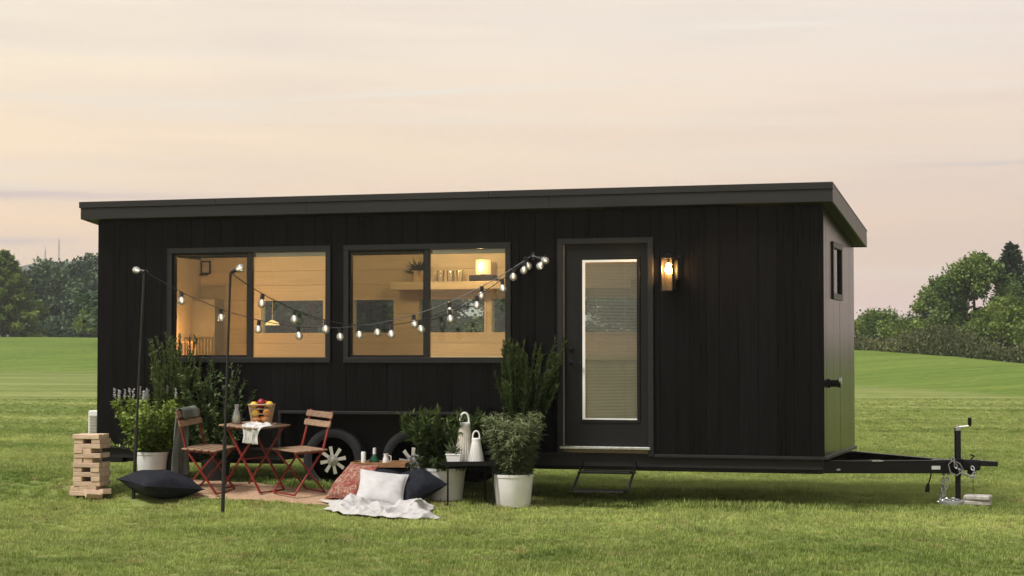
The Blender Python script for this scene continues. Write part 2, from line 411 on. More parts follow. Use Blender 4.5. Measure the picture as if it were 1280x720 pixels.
def subtract(rect, holes):
    out = [rect]
    for h in holes:
        nw = []
        for (a, b, c, d) in out:
            if h[0] >= b or h[1] <= a or h[2] >= d or h[3] <= c: nw.append((a, b, c, d)); continue
            if a < h[0]: nw.append((a, h[0], c, d))
            if h[1] < b: nw.append((h[1], b, c, d))
            l, r = max(a, h[0]), min(b, h[1])
            if c < h[2]: nw.append((l, r, c, h[2]))
            if h[3] < d: nw.append((l, r, h[3], d))
        out = nw
    return [r for r in out if r[1]-r[0] > .004 and r[3]-r[2] > .004]

WIN = [(-7.06, -5.155, 1.432, 2.665), (-5.008, -3.172, 1.432, 2.665)]
DOOR = (-2.675, -1.682, .506, 2.69)
ARCH = (-5.72, -3.72, .40, .895)
front_holes = [(w[0]+.03, w[1]-.03, w[2]+.03, w[3]-.03) for w in WIN] + [(DOOR[0]+.03, DOOR[1]-.03, DOOR[2], DOOR[3]-.03), ARCH]
# sheathing core
core = MB()
for (a, b, c, d) in subtract((HL+.01, -.01, ZB+.01, ZT-.06), front_holes): core.box(a, b, .022, .08, c, d)
wall_front = core.build('wall', m_core, house)
lin_ = MB()
for (a, b, c, d) in subtract((HL+.12, -.12, .60, 2.90), [ARCH] + [(w[0]+.05, w[1]-.05, w[2]+.05, w[3]-.05) for w in WIN] + [(DOOR[0]+.05, DOOR[1]-.05, .5, DOOR[3]-.05)]): lin_.box(a, b, .083, .10, c, d)
lin_.build('interior_lining', m_pinev, wall_front)
# vertical boards of the front
x = HL
while x < -.002:
    wd = rnd.choice([.135, .165, .165, .185, .20, .215])
    x1 = min(0, x+wd)
    if -x1 < .06: x1 = 0
    pr = rnd.uniform(0, .003)
    for (a, b, c, d) in subtract((x+.001, x1-.001, ZB, ZT-.002), front_holes):
        bd = MB().box(-(b-a)/2, (b-a)/2, -.005-pr, .020, 0, d-c, .0018).build('board', m_black, wall_front, loc=((a+b)/2, 0, c))
    x = x1
# right end wall
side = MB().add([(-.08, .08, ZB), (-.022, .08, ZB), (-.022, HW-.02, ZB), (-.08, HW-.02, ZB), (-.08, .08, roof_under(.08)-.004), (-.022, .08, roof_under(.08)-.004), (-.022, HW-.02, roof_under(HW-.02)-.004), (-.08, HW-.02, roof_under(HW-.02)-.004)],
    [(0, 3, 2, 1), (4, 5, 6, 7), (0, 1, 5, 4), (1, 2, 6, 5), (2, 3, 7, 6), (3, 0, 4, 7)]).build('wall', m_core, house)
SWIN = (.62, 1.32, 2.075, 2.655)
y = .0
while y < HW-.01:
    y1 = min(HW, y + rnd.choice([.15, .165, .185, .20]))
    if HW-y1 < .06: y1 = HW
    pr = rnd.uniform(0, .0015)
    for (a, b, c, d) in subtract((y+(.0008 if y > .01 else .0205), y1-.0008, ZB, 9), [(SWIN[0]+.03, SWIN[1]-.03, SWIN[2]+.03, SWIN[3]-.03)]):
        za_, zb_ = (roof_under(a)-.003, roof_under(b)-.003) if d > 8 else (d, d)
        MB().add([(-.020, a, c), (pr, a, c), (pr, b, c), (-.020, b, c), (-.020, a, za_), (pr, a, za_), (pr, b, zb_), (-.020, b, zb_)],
            [(0, 3, 2, 1), (4, 5, 6, 7), (0, 1, 5, 4), (1, 2, 6, 5), (2, 3, 7, 6), (3, 0, 4, 7)]).build('board', m_black_lit, side)
    y = y1
# left end wall, back wall, floor
MB().add([(HL, .02, ZB), (HL+.1, .08, ZB), (HL+.1, HW-.1, ZB), (HL, HW, ZB), (HL, .02, roof_under(.02)-.004), (HL+.1, .08, roof_under(.08)-.004), (HL+.1, HW-.1, roof_under(HW-.1)-.004), (HL, HW, roof_under(HW)-.004)],
    [(0, 3, 2, 1), (4, 5, 6, 7), (0, 1, 5, 4), (1, 2, 6, 5), (2, 3, 7, 6), (3, 0, 4, 7)]).build('wall', m_black, house)
MB().box(HL+.101, HL+.112, .105, HW-.115, .601, 2.66).build('end_lining', m_pinev, house)
BW = [(-7.03, -6.18), (-5.85, -5.29), (-5.03, -4.175), (-4.14, -3.35), (-3.10, -2.30)]
bholes = [(a, b, 1.748, 2.185) for a, b in BW]
bk = MB()
for (a, b, c, d) in subtract((HL+.1, -.1, ZB, 2.70), bholes): bk.box(a, b, HW-.09, HW, c, d)
wall_back = bk.build('wall', m_black, house)
z = .62
while z < 2.68:
    z1 = min(2.70, z+.172)
    for (a, b, c, d) in subtract((HL+.11, -1.5, z+.001, z1-.001), bholes):
        MB().box(a, b, HW-.112, HW-.092, c, d, .002).build('panel_board', m_pine, wall_back)
    z = z1
for a, b in BW:
    w = MB()
    fr = .026
    w.box(a, b, HW-.118, HW-.004, 1.748, 1.748+fr).box(a, b, HW-.118, HW-.004, 2.185-fr, 2.185).box(a, a+fr, HW-.118, HW-.004, 1.748+fr, 2.185-fr).box(b-fr, b, HW-.118, HW-.004, 1.748+fr, 2.185-fr)
    wo_ = w.build('back_window', m_pinev, house)
    MB().box(a+fr, b-fr, HW-.05, HW-.045, 1.748+fr, 2.185-fr).build('pane', m_glassb, wo_)
fd = MB()
for (a, b, c, d) in subtract((HL+.1, -.1, .1, HW-.11), [(ARCH[0]-.04, ARCH[1]+.04, 0, .45)]): fd.box(a, b, c, d, .505, .60)
fd.build('floor_deck', m_pine, house)
MB().box(-1.55, -1.50, .11, HW-.115, .601, 2.66).build('partition_wall', m_pinev, house)
# interior furnishings fixed to the house
MB().box(-5.25, -2.4, HW-.40, HW-.113, 2.262, 2.352, .005).build('shelf', m_pine, house)
MB().box(-7.80, -7.50, HW-.35, HW-.113, .602, 2.18, .005).build('wardrobe', m_grey, house)
cb = MB().box(-5.0, -1.56, HW-.62, HW-.113, .602, 1.46, .004).build('kitchen_counter', P('cabinet_grey', (.40, .43, .42), .5, var=.04), house)
MB().box(-5.03, -1.56, HW-.65, HW-.113, 1.462, 1.50, .004).build('worktop', m_white, cb)

# roof
X0, X1, Y0, Y1 = -8.02, .125, -.20, 2.54
def slab(y0, y1, x0, x1, lo, hi):
    zl = lambda y: roof_under(y)+lo
    zh = lambda y: roof_under(y)+hi
    return [(x0, y0, zl(y0)), (x1, y0, zl(y0)), (x1, y1, zl(y1)), (x0, y1, zl(y1)), (x0, y0, zh(y0)), (x1, y0, zh(y0)), (x1, y1, zh(y1)), (x0, y1, zh(y1))]
BF = [(0, 3, 2, 1), (4, 5, 6, 7), (0, 1, 5, 4), (1, 2, 6, 5), (2, 3, 7, 6), (3, 0, 4, 7)]
roof = MB().add(slab(Y0+.025, Y1-.025, X0+.025, X1-.025, .0, .16), BF).build('roof', m_soffit, house)
def fas(name, y0, y1, x0, x1, lo, hi): return MB().add(slab(y0, y1, x0, x1, lo, hi), BF).build(name, m_fascia, roof)
cuts = [X0, -5.36, -2.71, X1]
for k in range(3): fas('fascia', Y0+.0006*(k == 1), Y0+.022, cuts[k]+.0015*(k > 0), cuts[k+1]-.0015*(k < 2), -.006, .113)
fas('fascia', Y0+.0225, Y1-.0225, X1-.022, X1, -.006, .165)
fas('fascia', Y0+.0225, Y1-.0225, X0, X0+.022, -.006, .113); fas('fascia', Y1-.022, Y1, X0, X1, -.006, .113)
for a, b in ((X0-.014, -6.402), (-6.398, -3.352), (-3.348, X1+.003)): fas('roof_edge_cap', Y0-.014, Y0+.05, a, b, .116, .180)
fas('roof_edge_cap', Y0+.0505, Y1+.014, X1-.05, X1+.003, .166, .180)
fas('roof_edge_cap', Y0+.0505, Y1+.014, X0-.014, X0+.05, .116, .180)
fas('roof_sheet', Y0+.051, Y1+.010, X0+.051, X1-.051, .162, .172)

# trims
def trim(x0, x1, y0, y1, z0, z1, name='trim', m=m_trim, par=house): return MB().box(x0, x1, y0, y1, z0, z1, .003).build(name, m, par)
trim(DOOR[1]+.001, .022, -.022, .0, ZB-.032, ZB-.001); trim(ARCH[1]+.03, DOOR[0]-.001, -.022, .0, ZB-.032, ZB-.001); trim(HL-.01, ARCH[0]-.031, -.022, .0, ZB-.032, ZB-.001)
trim(.0, .024, .001, HW+.02, ZB-.034, ZB-.001)
trim(ARCH[0]-.03, ARCH[1]+.03, -.024, -.006, ARCH[3], ARCH[3]+.032, 'arch_trim'); trim(ARCH[0]-.03, ARCH[0], -.024, -.006, .40, ARCH[3]-.001, 'arch_trim'); trim(ARCH[1], ARCH[1]+.03, -.024, -.006, .40, ARCH[3]-.001, 'arch_trim')
trim(-.034, .008, -.016, -.0065, ZB, ZT-.01, 'corner_trim', m_black)
# wheel well box
ww = MB().box(ARCH[0]-.02, ARCH[1]+.02, .42, .44, .40, .92).box(ARCH[0]-.02, ARCH[1]+.02, .024, .42, .895, .915).box(ARCH[0]-.02, ARCH[0], .024, .42, .40, .895).box(ARCH[1], ARCH[1]+.02, .024, .42, .40, .895)
ww.build('wheel_well', m_core, house)

# windows
for wi, (a, b, c, d) in enumerate(WIN):
    fr = MB()
    t_ = .058
    fr.box(a, b, -.032, .02, c, c+t_, .003).box(a, b, -.032, .02, d-t_, d, .003).box(a, a+t_, -.030, .02, c+t_+.0005, d-t_-.0005, .003).box(b-t_, b, -.030, .02, c+t_+.0005, d-t_-.0005, .003)
    wo_ = fr.build('window', m_trim, house)
    mid = (-6.085, -4.083)[wi]
    MB().box(mid-.028, mid+.028, -.022, .03, c+t_, d-t_, .003).build('mullion', m_trim, wo_)
    sf = MB(); a1, b1, c1, d1 = a+t_, mid-.028, c+t_, d-t_
    sf.box(a1, b1, -.006, .045, c1, c1+.022).box(a1, b1, -.006, .045, d1-.022, d1).box(a1, a1+.022, -.006, .045, c1+.022, d1-.022).box(b1-.014, b1-.0005, -.006, .045, c1+.022, d1-.022)
    sf.build('sash', m_steel, wo_)
    MB().box(a1+.022, b1-.014, .030, .035, c1+.022, d1-.022).build('pane', m_glass, wo_)
    tag(MB().box(a1+.022, b1-.014, .004, .0045, c1+.022, d1-.022).build('insect_screen', m_screen, wo_), 'fine dark insect screen over the left half')
    MB().box(mid+.0285, b-t_-.0005, .010, .015, c+t_+.0005, d-t_-.0005).build('pane', m_glass, wo_)
    MB().box(mid+.04, b-t_-.01, .045, .075, d-t_-.045, d-t_-.004, .004).build('roller_blind', m_white, wo_)
    rv = MB()       # reveal between glass and lining
    rv.box(a+.03, b-.03, .03, .10, c+.018, c+.03).box(a+.03, b-.03, .03, .10, d-.03, d-.018).box(a+.018, a+.03, .03, .10, c+.03, d-.03).box(b-.03, b-.018, .03, .10, c+.03, d-.03)
    rv.build('reveal', m_pinev, wo_)
# end window
a, b, c, d = SWIN
fr = MB(); t_ = .06
fr.box(-.03, .020, a, b, c, c+t_, .003).box(-.03, .020, a, b, d-t_, d, .003).box(-.03, .018, a, a+t_, c+t_+.0005, d-t_-.0005, .003).box(-.03, .018, b-t_, b, c+t_+.0005, d-t_-.0005, .003)
sw = fr.build('window', m_trim, house)
MB().box(-.012, -.008, a+t_, b-t_, c+t_, d-t_).build('pane', m_glass, sw)
MB().box(-.014, .010, a+t_+.001, a+t_+.02, c+t_+.001, d-t_-.001).build('sash', m_steel, sw)

# door
a, b, c, d = DOOR
fr = MB().box(a, a+.058, -.034, .0, c, d, .003).box(b-.058, b, -.034, .0, c, d, .003).box(a+.0585, b-.0585, -.034, .0, d-.058, d, .003)
dfr = fr.build('door_frame', m_trim, house)
MB().box(a+.030, a+.075, .001, .07, c+.06, d-.03).box(b-.075, b-.030, .001, .07, c+.06, d-.03).box(a+.0755, b-.0755, .001, .07, d-.075, d-.03).build('jamb', m_steel, dfr)
MB().box(a+.0585, a+.066, -.012, .0, c+.09, d-.06).build('weather_strip', P('weather_strip', (.30, .28, .26), .5), dfr)
m_door = P('door_paint', (.012, .012, .0125), .38, .2, var=.08, scale=12)
DX0, DX1, DZ0, DZ1 = a+.077, b-.077, .600, d-.077
G = (-2.42, -1.86, .868, 2.47)
dm = MB()
for (p, q, r_, s_) in subtract((DX0, DX1, DZ0, DZ1), [(G[0], G[1], G[2], G[3])]): dm.box(p, q, .012, .052, r_, s_)
door = dm.build('door', m_door, house)
gm = MB(); e = .035
gm.box(G[0]-e, G[1]+e, .0, .0115, G[2]-e, G[2]-.003, .004).box(G[0]-e, G[1]+e, .0, .0115, G[3]+.003, G[3]+e, .004).box(G[0]-e, G[0]-.003, .0, .0115, G[2]-.0025, G[3]+.0025, .004).box(G[1]+.003, G[1]+e, .0, .0115, G[2]-.0025, G[3]+.0025, .004)
gm.build('glazing_bead', m_door, door)
m_blind = P('blind_white', (.78, .77, .74), .5, var=.03)
MB().box(G[0]-.002, G[0]+.026, .004, .0125, G[2]+.012, G[3]-.0225).box(G[0]-.002, G[1]+.002, .004, .0125, G[3]-.022, G[3]+.002).box(G[0]-.002, G[1]+.002, .004, .0125, G[2]-.002, G[2]+.0115).build('blind_frame', m_blind, door)
MB().box(G[0], G[1], .013, .017, G[2], G[3]).build('pane', m_glassd, door)
sl = MB(); z = G[2]+.02; k = 0
while z < G[3]-.04:
    sl.add([(G[0]+.032, .027, z-.0048), (G[1]-.003, .027, z-.0048), (G[1]-.003, .0370, z+.0048), (G[0]+.032, .0370, z+.0048)], [(0, 1, 2, 3)]); z += .0145
bl = tag(sl.build('blind_slats', P('blind_slat', (.72, .78, .84), .5, var=.03), door), kind='stuff')
cd_ = MB()
for fx in (.25, .78): cd_.box(G[0]+(G[1]-G[0])*fx-.002, G[0]+(G[1]-G[0])*fx+.002, .0225, .0245, G[2]+.015, G[3]-.03)
cd_.build('blind_cord', m_blind, door)
hd = MB().lathe([(.026, 0), (.026, .008), (.012, .012), (.011, .05), (.0, .05)], (DX0+.055, .012, 1.44), 14, M=Matrix.Rotation(R(90), 3, 'X')).bar((DX0+.055, -.040, 1.44), (DX0+.165, -.044, 1.437), .018, .018)
hd.build('door_handle', m_steel, door, True)
MB().lathe([(.030, 0), (.028, .014), (.010, .018), (.0, .018)], (DX0+.055, .012, 1.58), 14, M=Matrix.Rotation(R(90), 3, 'X')).build('deadbolt', m_steel, door, True)
MB().box(a+.03, b-.03, -.062, .075, .568, .598, .006).build('threshold', m_zinc, house)

# chassis and running gear
for (a, b) in ((HL+.02, ARCH[0]-.001), (ARCH[1]+.001, -.02)): MB().box(a, b, .026, .075, .40, .5285).build('rim_joist', m_core, house)
ch = MB()
ch.box(ARCH[1]+.03, -.03, .10, .17, .355, .50, .003).box(HL+.12, ARCH[0]-.03, .10, .17, .355, .50, .003).box(HL+.12, -.05, HW-.25, HW-.17, .36, .50, .003)
for xx in np.arange(-7.7, -.1, .8): ch.box(xx, xx+.06, .451 if ARCH[0]-.1 < xx < ARCH[1]+.1 else .171, HW-.251, .41, .49)
chassis = ch.build('chassis', m_steel, house)
MB().box(HL+.04, HL+.30, .03, .16, .345, .495, .006).build('rear_bumper', m_steel, chassis)
tyre_p = [(.245, -.085), (.27, -.098), (.315, -.10), (.338, -.085), (.345, -.06), (.345, .06), (.338, .085), (.315, .10), (.27, .098), (.245, .085), (.235, .0), (.245, -.085)]
me_t = None
for i, (wx, wy) in enumerate(((-5.17, .18), (-4.28, .18), (-5.17, HW-.18), (-4.28, HW-.18))):
    w = bpy.data.objects.new('wheel', None); COL.objects.link(w); w.parent = house; w.location = (wx, wy, .405); w.rotation_euler = (0, R(i*17), math.pi if wy > 1 else 0)
    if me_t is None:
        ty = MB().lathe(tyre_p, (0, 0, 0), 40, axis='y').build('tyre', m_rubber, w, True); me_t = ty.data
        ri = MB().lathe([(.230, -.075), (.248, -.090), (.248, -.078), (.236, -.06), (.230, .06)], (0, 0, 0), 32, axis='y').lathe([(.0, -.03), (.23, -.03), (.23, -.02), (.0, -.02)], (0, 0, 0), 24, axis='y').build('rim', P('rim_dark', (.05, .05, .05), .5, metal=.5), w, True)
        me_r = ri.data
        sp = MB()
        for k in range(8):
            an = 2*math.pi*k/8+.2; ca, sa = math.cos(an), math.sin(an); 
            p0 = Vector((.045*ca, -.086, .045*sa)); p1 = Vector((.233*ca, -.074, .233*sa)); tn = Vector((-sa, 0, ca))
            vs = []
            for p, hw in ((p0, .016), (p0*.5+p1*.5+Vector((0, -.006, 0)), .020), (p1, .025)):
                vs += [p-tn*hw, p+tn*hw, p+tn*hw+Vector((0, .022, 0)), p-tn*hw+Vector((0, .022, 0))]
            sp.add(vs, [(0, 1, 5, 4), (4, 5, 9, 8), (1, 2, 6, 5), (5, 6, 10, 9), (0, 4, 7, 3), (4, 8, 11, 7), (8, 9, 10, 11), (0, 3, 2, 1)])
        so_ = sp.build('spokes', m_alu, w); me_s = so_.data
        hb = MB().lathe([(.062, -.07), (.060, -.098), (.030, -.104), (.028, -.115), (.0, -.117)], (0, 0, 0), 20, axis='y')
        for k in range(6):
            an = k*math.pi/3; hb.lathe([(.008, -.098), (.008, -.112), (0, -.113)], (.045*math.cos(an), 0, .045*math.sin(an)), 6, axis='y')
        hb_ = hb.build('hub_cap', m_zinc, w, True); me_h = hb_.data
    else:
        for nm, me in (('tyre', me_t), ('rim', me_r), ('spokes', me_s), ('hub_cap', me_h)): link(nm, me, w)
# utility box and power inlet
ub = MB().box(HL-.135, HL-.002, .04, .24, .62, .905, .01).build('utility_box', m_white, house)
gr = MB()
for k in range(7): gr.box(HL-.112, HL-.028, .029, .038, .635+k*.033, .652+k*.033)
gr.build('grille', m_grey, ub)
inl = MB().lathe([(.045, 0), (.045, .02), (.034, .022), (.034, .085), (.04, .09), (.04, .12), (.0, .125)], (.004, .30, 1.235), 16, axis='x').build('power_inlet', m_steel, house, True)
MB().lathe([(.041, 0), (.041, .02), (.0, .021)], (.112, .30, 1.262), 12, axis='x').build('cover_cap', m_zinc, inl, True)
# folding entry step
st = bpy.data.objects.new('entry_step', None); COL.objects.link(st); st.parent = house
MB().box(-2.42, -1.88, -.20, .04, .335, .358, .004).build('tread', m_steel, st); MB().box(-2.40, -1.885, -.45, -.22, .165, .188, .004).build('tread', m_steel, st)
MB().box(-2.40, -1.885, -.462, -.4505, .170, .190).build('tread_edge', m_trim, st)
for xx in (-2.43, -1.874): MB().bar((xx, .10, .48), (xx, -.10, .33), .012, .04).bar((xx, -.10, .33), (xx, -.36, .17), .012, .04).build('arm', m_steel, st)
MB().lathe([(.014, 0), (.014, .02), (0, .02)], (-1.868, -.1, .350), 10, axis='x').build('pivot', m_steel, st)
# drawbar, jack, coupler
db = bpy.data.objects.new('drawbar', None); COL.objects.link(db); db.parent = house
for sgn, ya in ((1, .30), (-1, HW-.30)):
    yc = 1.185
    be = MB().bar((-.06, ya-.10*sgn, .415), (1.17, yc-sgn*.055, .382), .055, .115).build('beam', m_steel, db)
    MB().bar((.0, ya-.08*sgn, .478), (1.0, yc-sgn*.11, .452), .075, .008).build('flange', m_steel, be)
MB().box(.92, 1.22, 1.09, 1.28, .449, .457).build('gusset_plate', m_steel, db)
cp = MB().box(1.16, 1.40, 1.13, 1.24, .355, .462, .014).box(1.27, 1.36, 1.15, 1.22, .315, .354, .01).add([(1.38, 1.14, .40), (1.38, 1.23, .40), (1.57, 1.15, .398), (1.57, 1.22, .398), (1.38, 1.14, .455), (1.38, 1.23, .455), (1.57, 1.15, .446), (1.57, 1.22, .446)], [(0, 1, 3, 2), (4, 6, 7, 5), (0, 2, 6, 4), (1, 5, 7, 3), (2, 3, 7, 6), (0, 4, 5, 1)])
cpl = cp.build('coupler', m_steel, db)
MB().bar((1.30, 1.185, .455), (1.34, 1.185, .50), .014, .014).bar((1.34, 1.185, .50), (1.30, 1.185, .512), .014, .014).build('latch', m_steel, cpl)
sv = Vector((1.17+.06, 1.13-.20, -.033)); sn = Vector((sv.y, -sv.x, 0)).normalized(); s0 = Vector((-.06, .20, .415))
MB().bar(s0+sv*.80+sn*.0285, s0+sv*.865+sn*.0285, .002, .036).build('sticker', P('sticker_white', (.72, .72, .70), .5), db)
MB().bar(s0+sv*.36+Vector((0, 0, .066)), s0+sv*.44+Vector((0, 0, .066)), .07, .012).build('weld_plate', m_zinc, db)
MB().bar(s0+sv*.10+sn*.034+Vector((0, 0, -.02)), s0+sv*.125+sn*.034+Vector((0, 0, -.02)), .012, .016).build('bolt', m_zinc, db)
jk = bpy.data.objects.new('jack', None); COL.objects.link(jk); jk.parent = house
gz = tz(1.19, 1.1)
MB().lathe([(.033, .30), (.033, .745), (.030, .76), (.0, .765)], (1.185, 1.08, 0), 16).build('outer_tube', m_steel, jk, True)
MB().lathe([(.027, gz+.035), (.027, .30), (0, .30)], (1.185, 1.08, 0), 14).build('inner_tube', m_steel, jk, True)
MB().lathe([(.036, .0), (.036, .03), (.018, .035), (.014, .05), (0, .05)], (1.185, 1.08, .757), 14).build('cap', m_zinc, jk, True)
MB().lathe([(.15, gz+.004), (.152, gz+.05), (.14, gz+.058), (.04, gz+.064), (0, gz+.064)], (1.150, 1.06, 0), 24).build('foot_plate', P('foot_steel', (.38, .38, .37), .5, metal=.6, bump=.2), jk, True)
MB().tube([(1.185, 1.08, .795), (1.24, 1.08, .798), (1.30, 1.08, .806)], .006, 6).build('crank_arm', m_zinc, jk, True)
MB().lathe([(.006, .80), (.018, .815), (.02, .86), (.018, .885), (0, .89)], (1.305, 1.08, 0), 10).build('crank_handle', m_steel, jk, True)
MB().box(1.13, 1.24, 1.03, 1.13, .458, .475, .003).build('mount_flange', m_steel, jk)
def chain(pts, nm):
    m = MB(); L_ = 0.036; cum = [0.]
    P_ = [Vector(p) for p in pts]
    for i in range(len(P_)-1): cum.append(cum[-1]+(P_[i+1]-P_[i]).length)
    s_ = 0; k = 0
    while s_ < cum[-1]:
        i = max(j for j in range(len(cum)-1) if cum[j] <= s_); f_ = (s_-cum[i])/(cum[i+1]-cum[i]); p = P_[i].lerp(P_[i+1], f_); dd = (P_[i+1]-P_[i]).normalized()
        u = dd.orthogonal().normalized(); u = Quaternion(dd, R(45+90*(k % 2))) @ u
        ring = [p + dd*(math.sin(q*math.pi/4)*.026) + u*(math.cos(q*math.pi/4)*.015) for q in range(9)]
        m.tube(ring, .0058, 5, False); s_ += L_; k += 1
    return m.build(nm, m_zinc, db, True)
chain([(1.05, 1.06, .33), (1.035, 1.05, .22), (1.02, 1.04, .10), (1.0, 1.03, gz+.055), (1.09, 1.0, gz+.07), (1.2, .98, gz+.075)], 'safety_chain')
chain([(1.10, 1.06, .33), (1.075, 1.04, .20), (1.04, 1.02, .09), (1.03, 1.01, gz+.06)], 'safety_chain')
chain([(1.14, 1.03, .47), (1.17, 1.02, .40), (1.23, 1.03, .34), (1.29, 1.05, .30), (1.34, 1.08, .29), (1.345, 1.1, .35), (1.32, 1.12, .39)], 'safety_chain')
MB().tube([(1.14, 1.0, .46), (1.10, .99, .42), (1.12, .985, .34), (1.18, .985, .31), (1.25, .99, .36), (1.21, .995, .43), (1.14, 1.0, .46)], .007, 6).build('breakaway_cable', P('cable_grey', (.16, .16, .16), .5), db, True)
MB().tube([(1.32, 1.19, .37), (1.325, 1.19, .25), (1.325, 1.19, gz+.12)], .003, 5).build('cable', m_steel, db)
plug = MB().tube([(.93, 1.02, .34), (.92, 1.015, .28), (.90, 1.01, .22)], .007, 6).build('power_cord', m_steel, db, True)
MB().tube([(.90, 1.01, .225), (.893, 1.01, .18), (.885, 1.01, .14)], [.013, .022, .024], 10).build('plug', m_steel, plug, True)

# ------------------------------------------------------------------ wall lantern by the door
wl = thing('wall_lantern', 'lit black wall lantern with clear glass right of the door', 'lantern', (-1.50, -.006, 2.14))
MB().box(.03, .10, -.012, .0, .12, .36, .004).build('back_plate', m_steel, wl)
MB().bar((.065, -.01, .33), (.0, -.11, .375), .02, .02).build('bracket', m_steel, wl)
cg = MB().box(-.075, .055, -.175, -.045, .33, .345, .003).add([(-.075, -.175, .345), (.055, -.175, .345), (.055, -.045, .345), (-.075, -.045, .345), (-.01, -.11, .385)], [(0, 1, 4), (1, 2, 4), (2, 3, 4), (3, 0, 4), (0, 3, 2, 1)])
cg.box(-.072, .052, -.172, -.048, .0, .012, .003)
for xx in (-.072, .042):
    for yy in (-.172, -.058): cg.box(xx, xx+.01, yy, yy+.01, .0125, .3295)
cg.build('cage', m_steel, wl)
m_lglass = glassy('lantern_glass', (.97, .93, .84), body=(.8, .55, .25), bodyfac=.03)
MB().box(-.060, .040, -.169, -.167, .0125, .329).box(-.060, .040, -.053, -.051, .0125, .329).box(-.069, -.067, -.160, -.060, .0125, .329).box(.047, .049, -.160, -.060, .0125, .329).build('glass', m_lglass, wl)
MB().lathe([(.0, .175), (.018, .185), (.030, .215), (.026, .245), (.012, .27), (.012, .30), (0, .30)], (-.01, -.11, 0), 14).build('bulb', emit('bulb_glow', (1, .60, .24), 420), wl, True)
MB().lathe([(.014, .28), (.016, .3295), (0, .3295)], (-.01, -.11, 0), 10).build('socket', m_steel, wl)
def plight(name, loc, e, col, r, parent=None):
    l = bpy.data.lights.new(name, 'POINT'); l.energy = e; l.color = col; l.shadow_soft_size = r
    o = bpy.data.objects.new(name, l); COL.objects.link(o); o.location = loc
    if parent: o.parent = parent
    return o

# ------------------------------------------------------------------ things inside the house
WARM = (1, .69, .33)
for i, (xx, lab) in enumerate(((-6.9, 'unseen added ceiling lamp inside the house behind the left window'), (-5.35, 'unseen added ceiling lamp inside the house between the two windows'), (-4.2, 'unseen added ceiling lamp inside the house behind the right window'), (-2.6, 'unseen added ceiling lamp inside the house behind the door'))):  # unseen lamps, added to light the room
    zc = roof_under(1.0)
    cl_ = thing('unseen_ceiling_lamp', lab, 'lamp', (xx, .95, zc), group='unseen added ceiling lamps inside the house')
    MB().lathe([(.10, -.002), (.10, -.02), (.09, -.026), (.0, -.026)], (0, 0, 0), 20).build('unseen_housing', m_white, cl_, True)
    MB().lathe([(.085, -.027), (.08, -.034), (.0, -.036)], (0, 0, 0), 20).build('unseen_diffuser', emit('unseen_lamp_glow', WARM, 4), cl_, True)
    plight('room_fill_light', (0, 0, -.10), (36, 30, 54, 6)[i], WARM, .09, cl_)
tl = thing('shelf_lamp', 'glowing cylindrical lamp with black base on the wall shelf', 'lamp', (-4.154, 2.07, 2.353))
MB().box(-.15, .15, -.07, .07, .0, .068, .006).build('base', m_steel, tl)
MB().lathe([(.04, .069), (.04, .078), (0, .078)], (0, 0, 0), 14).build('stem', m_steel, tl)
MB().lathe([(.082, .080), (.086, .088), (.086, .238), (.080, .245), (0, .245)], (0, 0, 0), 24).build('shade', emit('shade_glow', (1, .66, .27), 1.15), tl, True)
plight('shelf_light', (0, -.13, .17), 4.5, (1, .58, .22), .04, tl)
gl_ = glassy('tumbler_glass', (.95, .95, .93), refl=1.5, body=(.8, .7, .5), bodyfac=.15)
for xx, lab in ((-4.66, 'left of three clear tumblers on the shelf'), (-4.545, 'middle of three clear tumblers on the shelf'), (-4.43, 'right of three clear tumblers on the shelf')):
    g = thing('tumbler', lab, 'glass', (xx, 2.05, 2.353), group='tumblers on the shelf')
    MB().lathe([(.034, 0), (.044, .13), (.041, .13), (.031, .008), (0, .008)], (0, 0, 0), 16).build('bowl', gl_, g, True); MB().lathe([(.033, .0015), (.034, .006), (0, .006)], (0, 0, 0), 16).build('foot', gl_, g, True)
def leaf_ball(n, seed, r0, l0, l1, w, up=.6):
    g = np.random.default_rng(seed); D = unit(g.normal(size=(n, 3))*np.array([1, 1, .6]) + np.array([0, 0, up])); Pt = D*r0*g.random((n, 1))
    return kites(Pt, D, g.normal(size=(n, 3)), g.uniform(l0, l1, n), np.full(n, w), g.random(n))
m_leafdk = leafmat('houseplant_leaf', (.02, .035, .012), (.06, .09, .03))
hp = thing('shelf_plant', 'dark spiky houseplant in a pale pot on the shelf', 'plant', (-4.936, 2.05, 2.353))
MB().lathe([(.06, 0), (.085, .13), (.078, .13), (.07, .11), (0, .11)], (0, 0, 0), 20).build('pot', P('pale_clay', (.5, .36, .24), .7), hp, True)
V, F, T = leaf_ball(70, 3, .03, .10, .19, .022); npmesh('foliage', V+np.array([0, 0, .11]), F, m_leafdk, T, hp)
pf = thing('picture_frame', 'small dark picture frame on the wood wall', 'picture', (-7.735, HW-.113, 2.568))
MB().box(-.065, .065, -.02, .0, -.08, -.062).box(-.065, .065, -.02, .0, .062, .08).box(-.065, -.047, -.02, .0, -.062, .062).box(.047, .065, -.02, .0, -.062, .062).build('frame', m_steel, pf)
MB().box(-.047, .047, -.008, -.0, -.062, .062).build('print', P('print_paper', (.45, .38, .28), .7), pf)
MB().box(-.10, .03, -.05, .0, -.098, -.082).build('ledge', m_steel, pf)
nl = thing('night_lamp', 'orange glowing table lamp low behind the left window', 'lamp', (-7.60, 1.55, .602))
MB().lathe([(.10, 0), (.10, .02), (.012, .03), (.012, .86), (0, .86)], (0, 0, 0), 16).build('stand', m_steel, nl, True)
MB().lathe([(.09, .88), (.10, .89), (.085, 1.06), (.0, 1.07)], (0, 0, 0), 20).build('shade', emit('night_glow', (1, .50, .14), 1.1), nl, True)
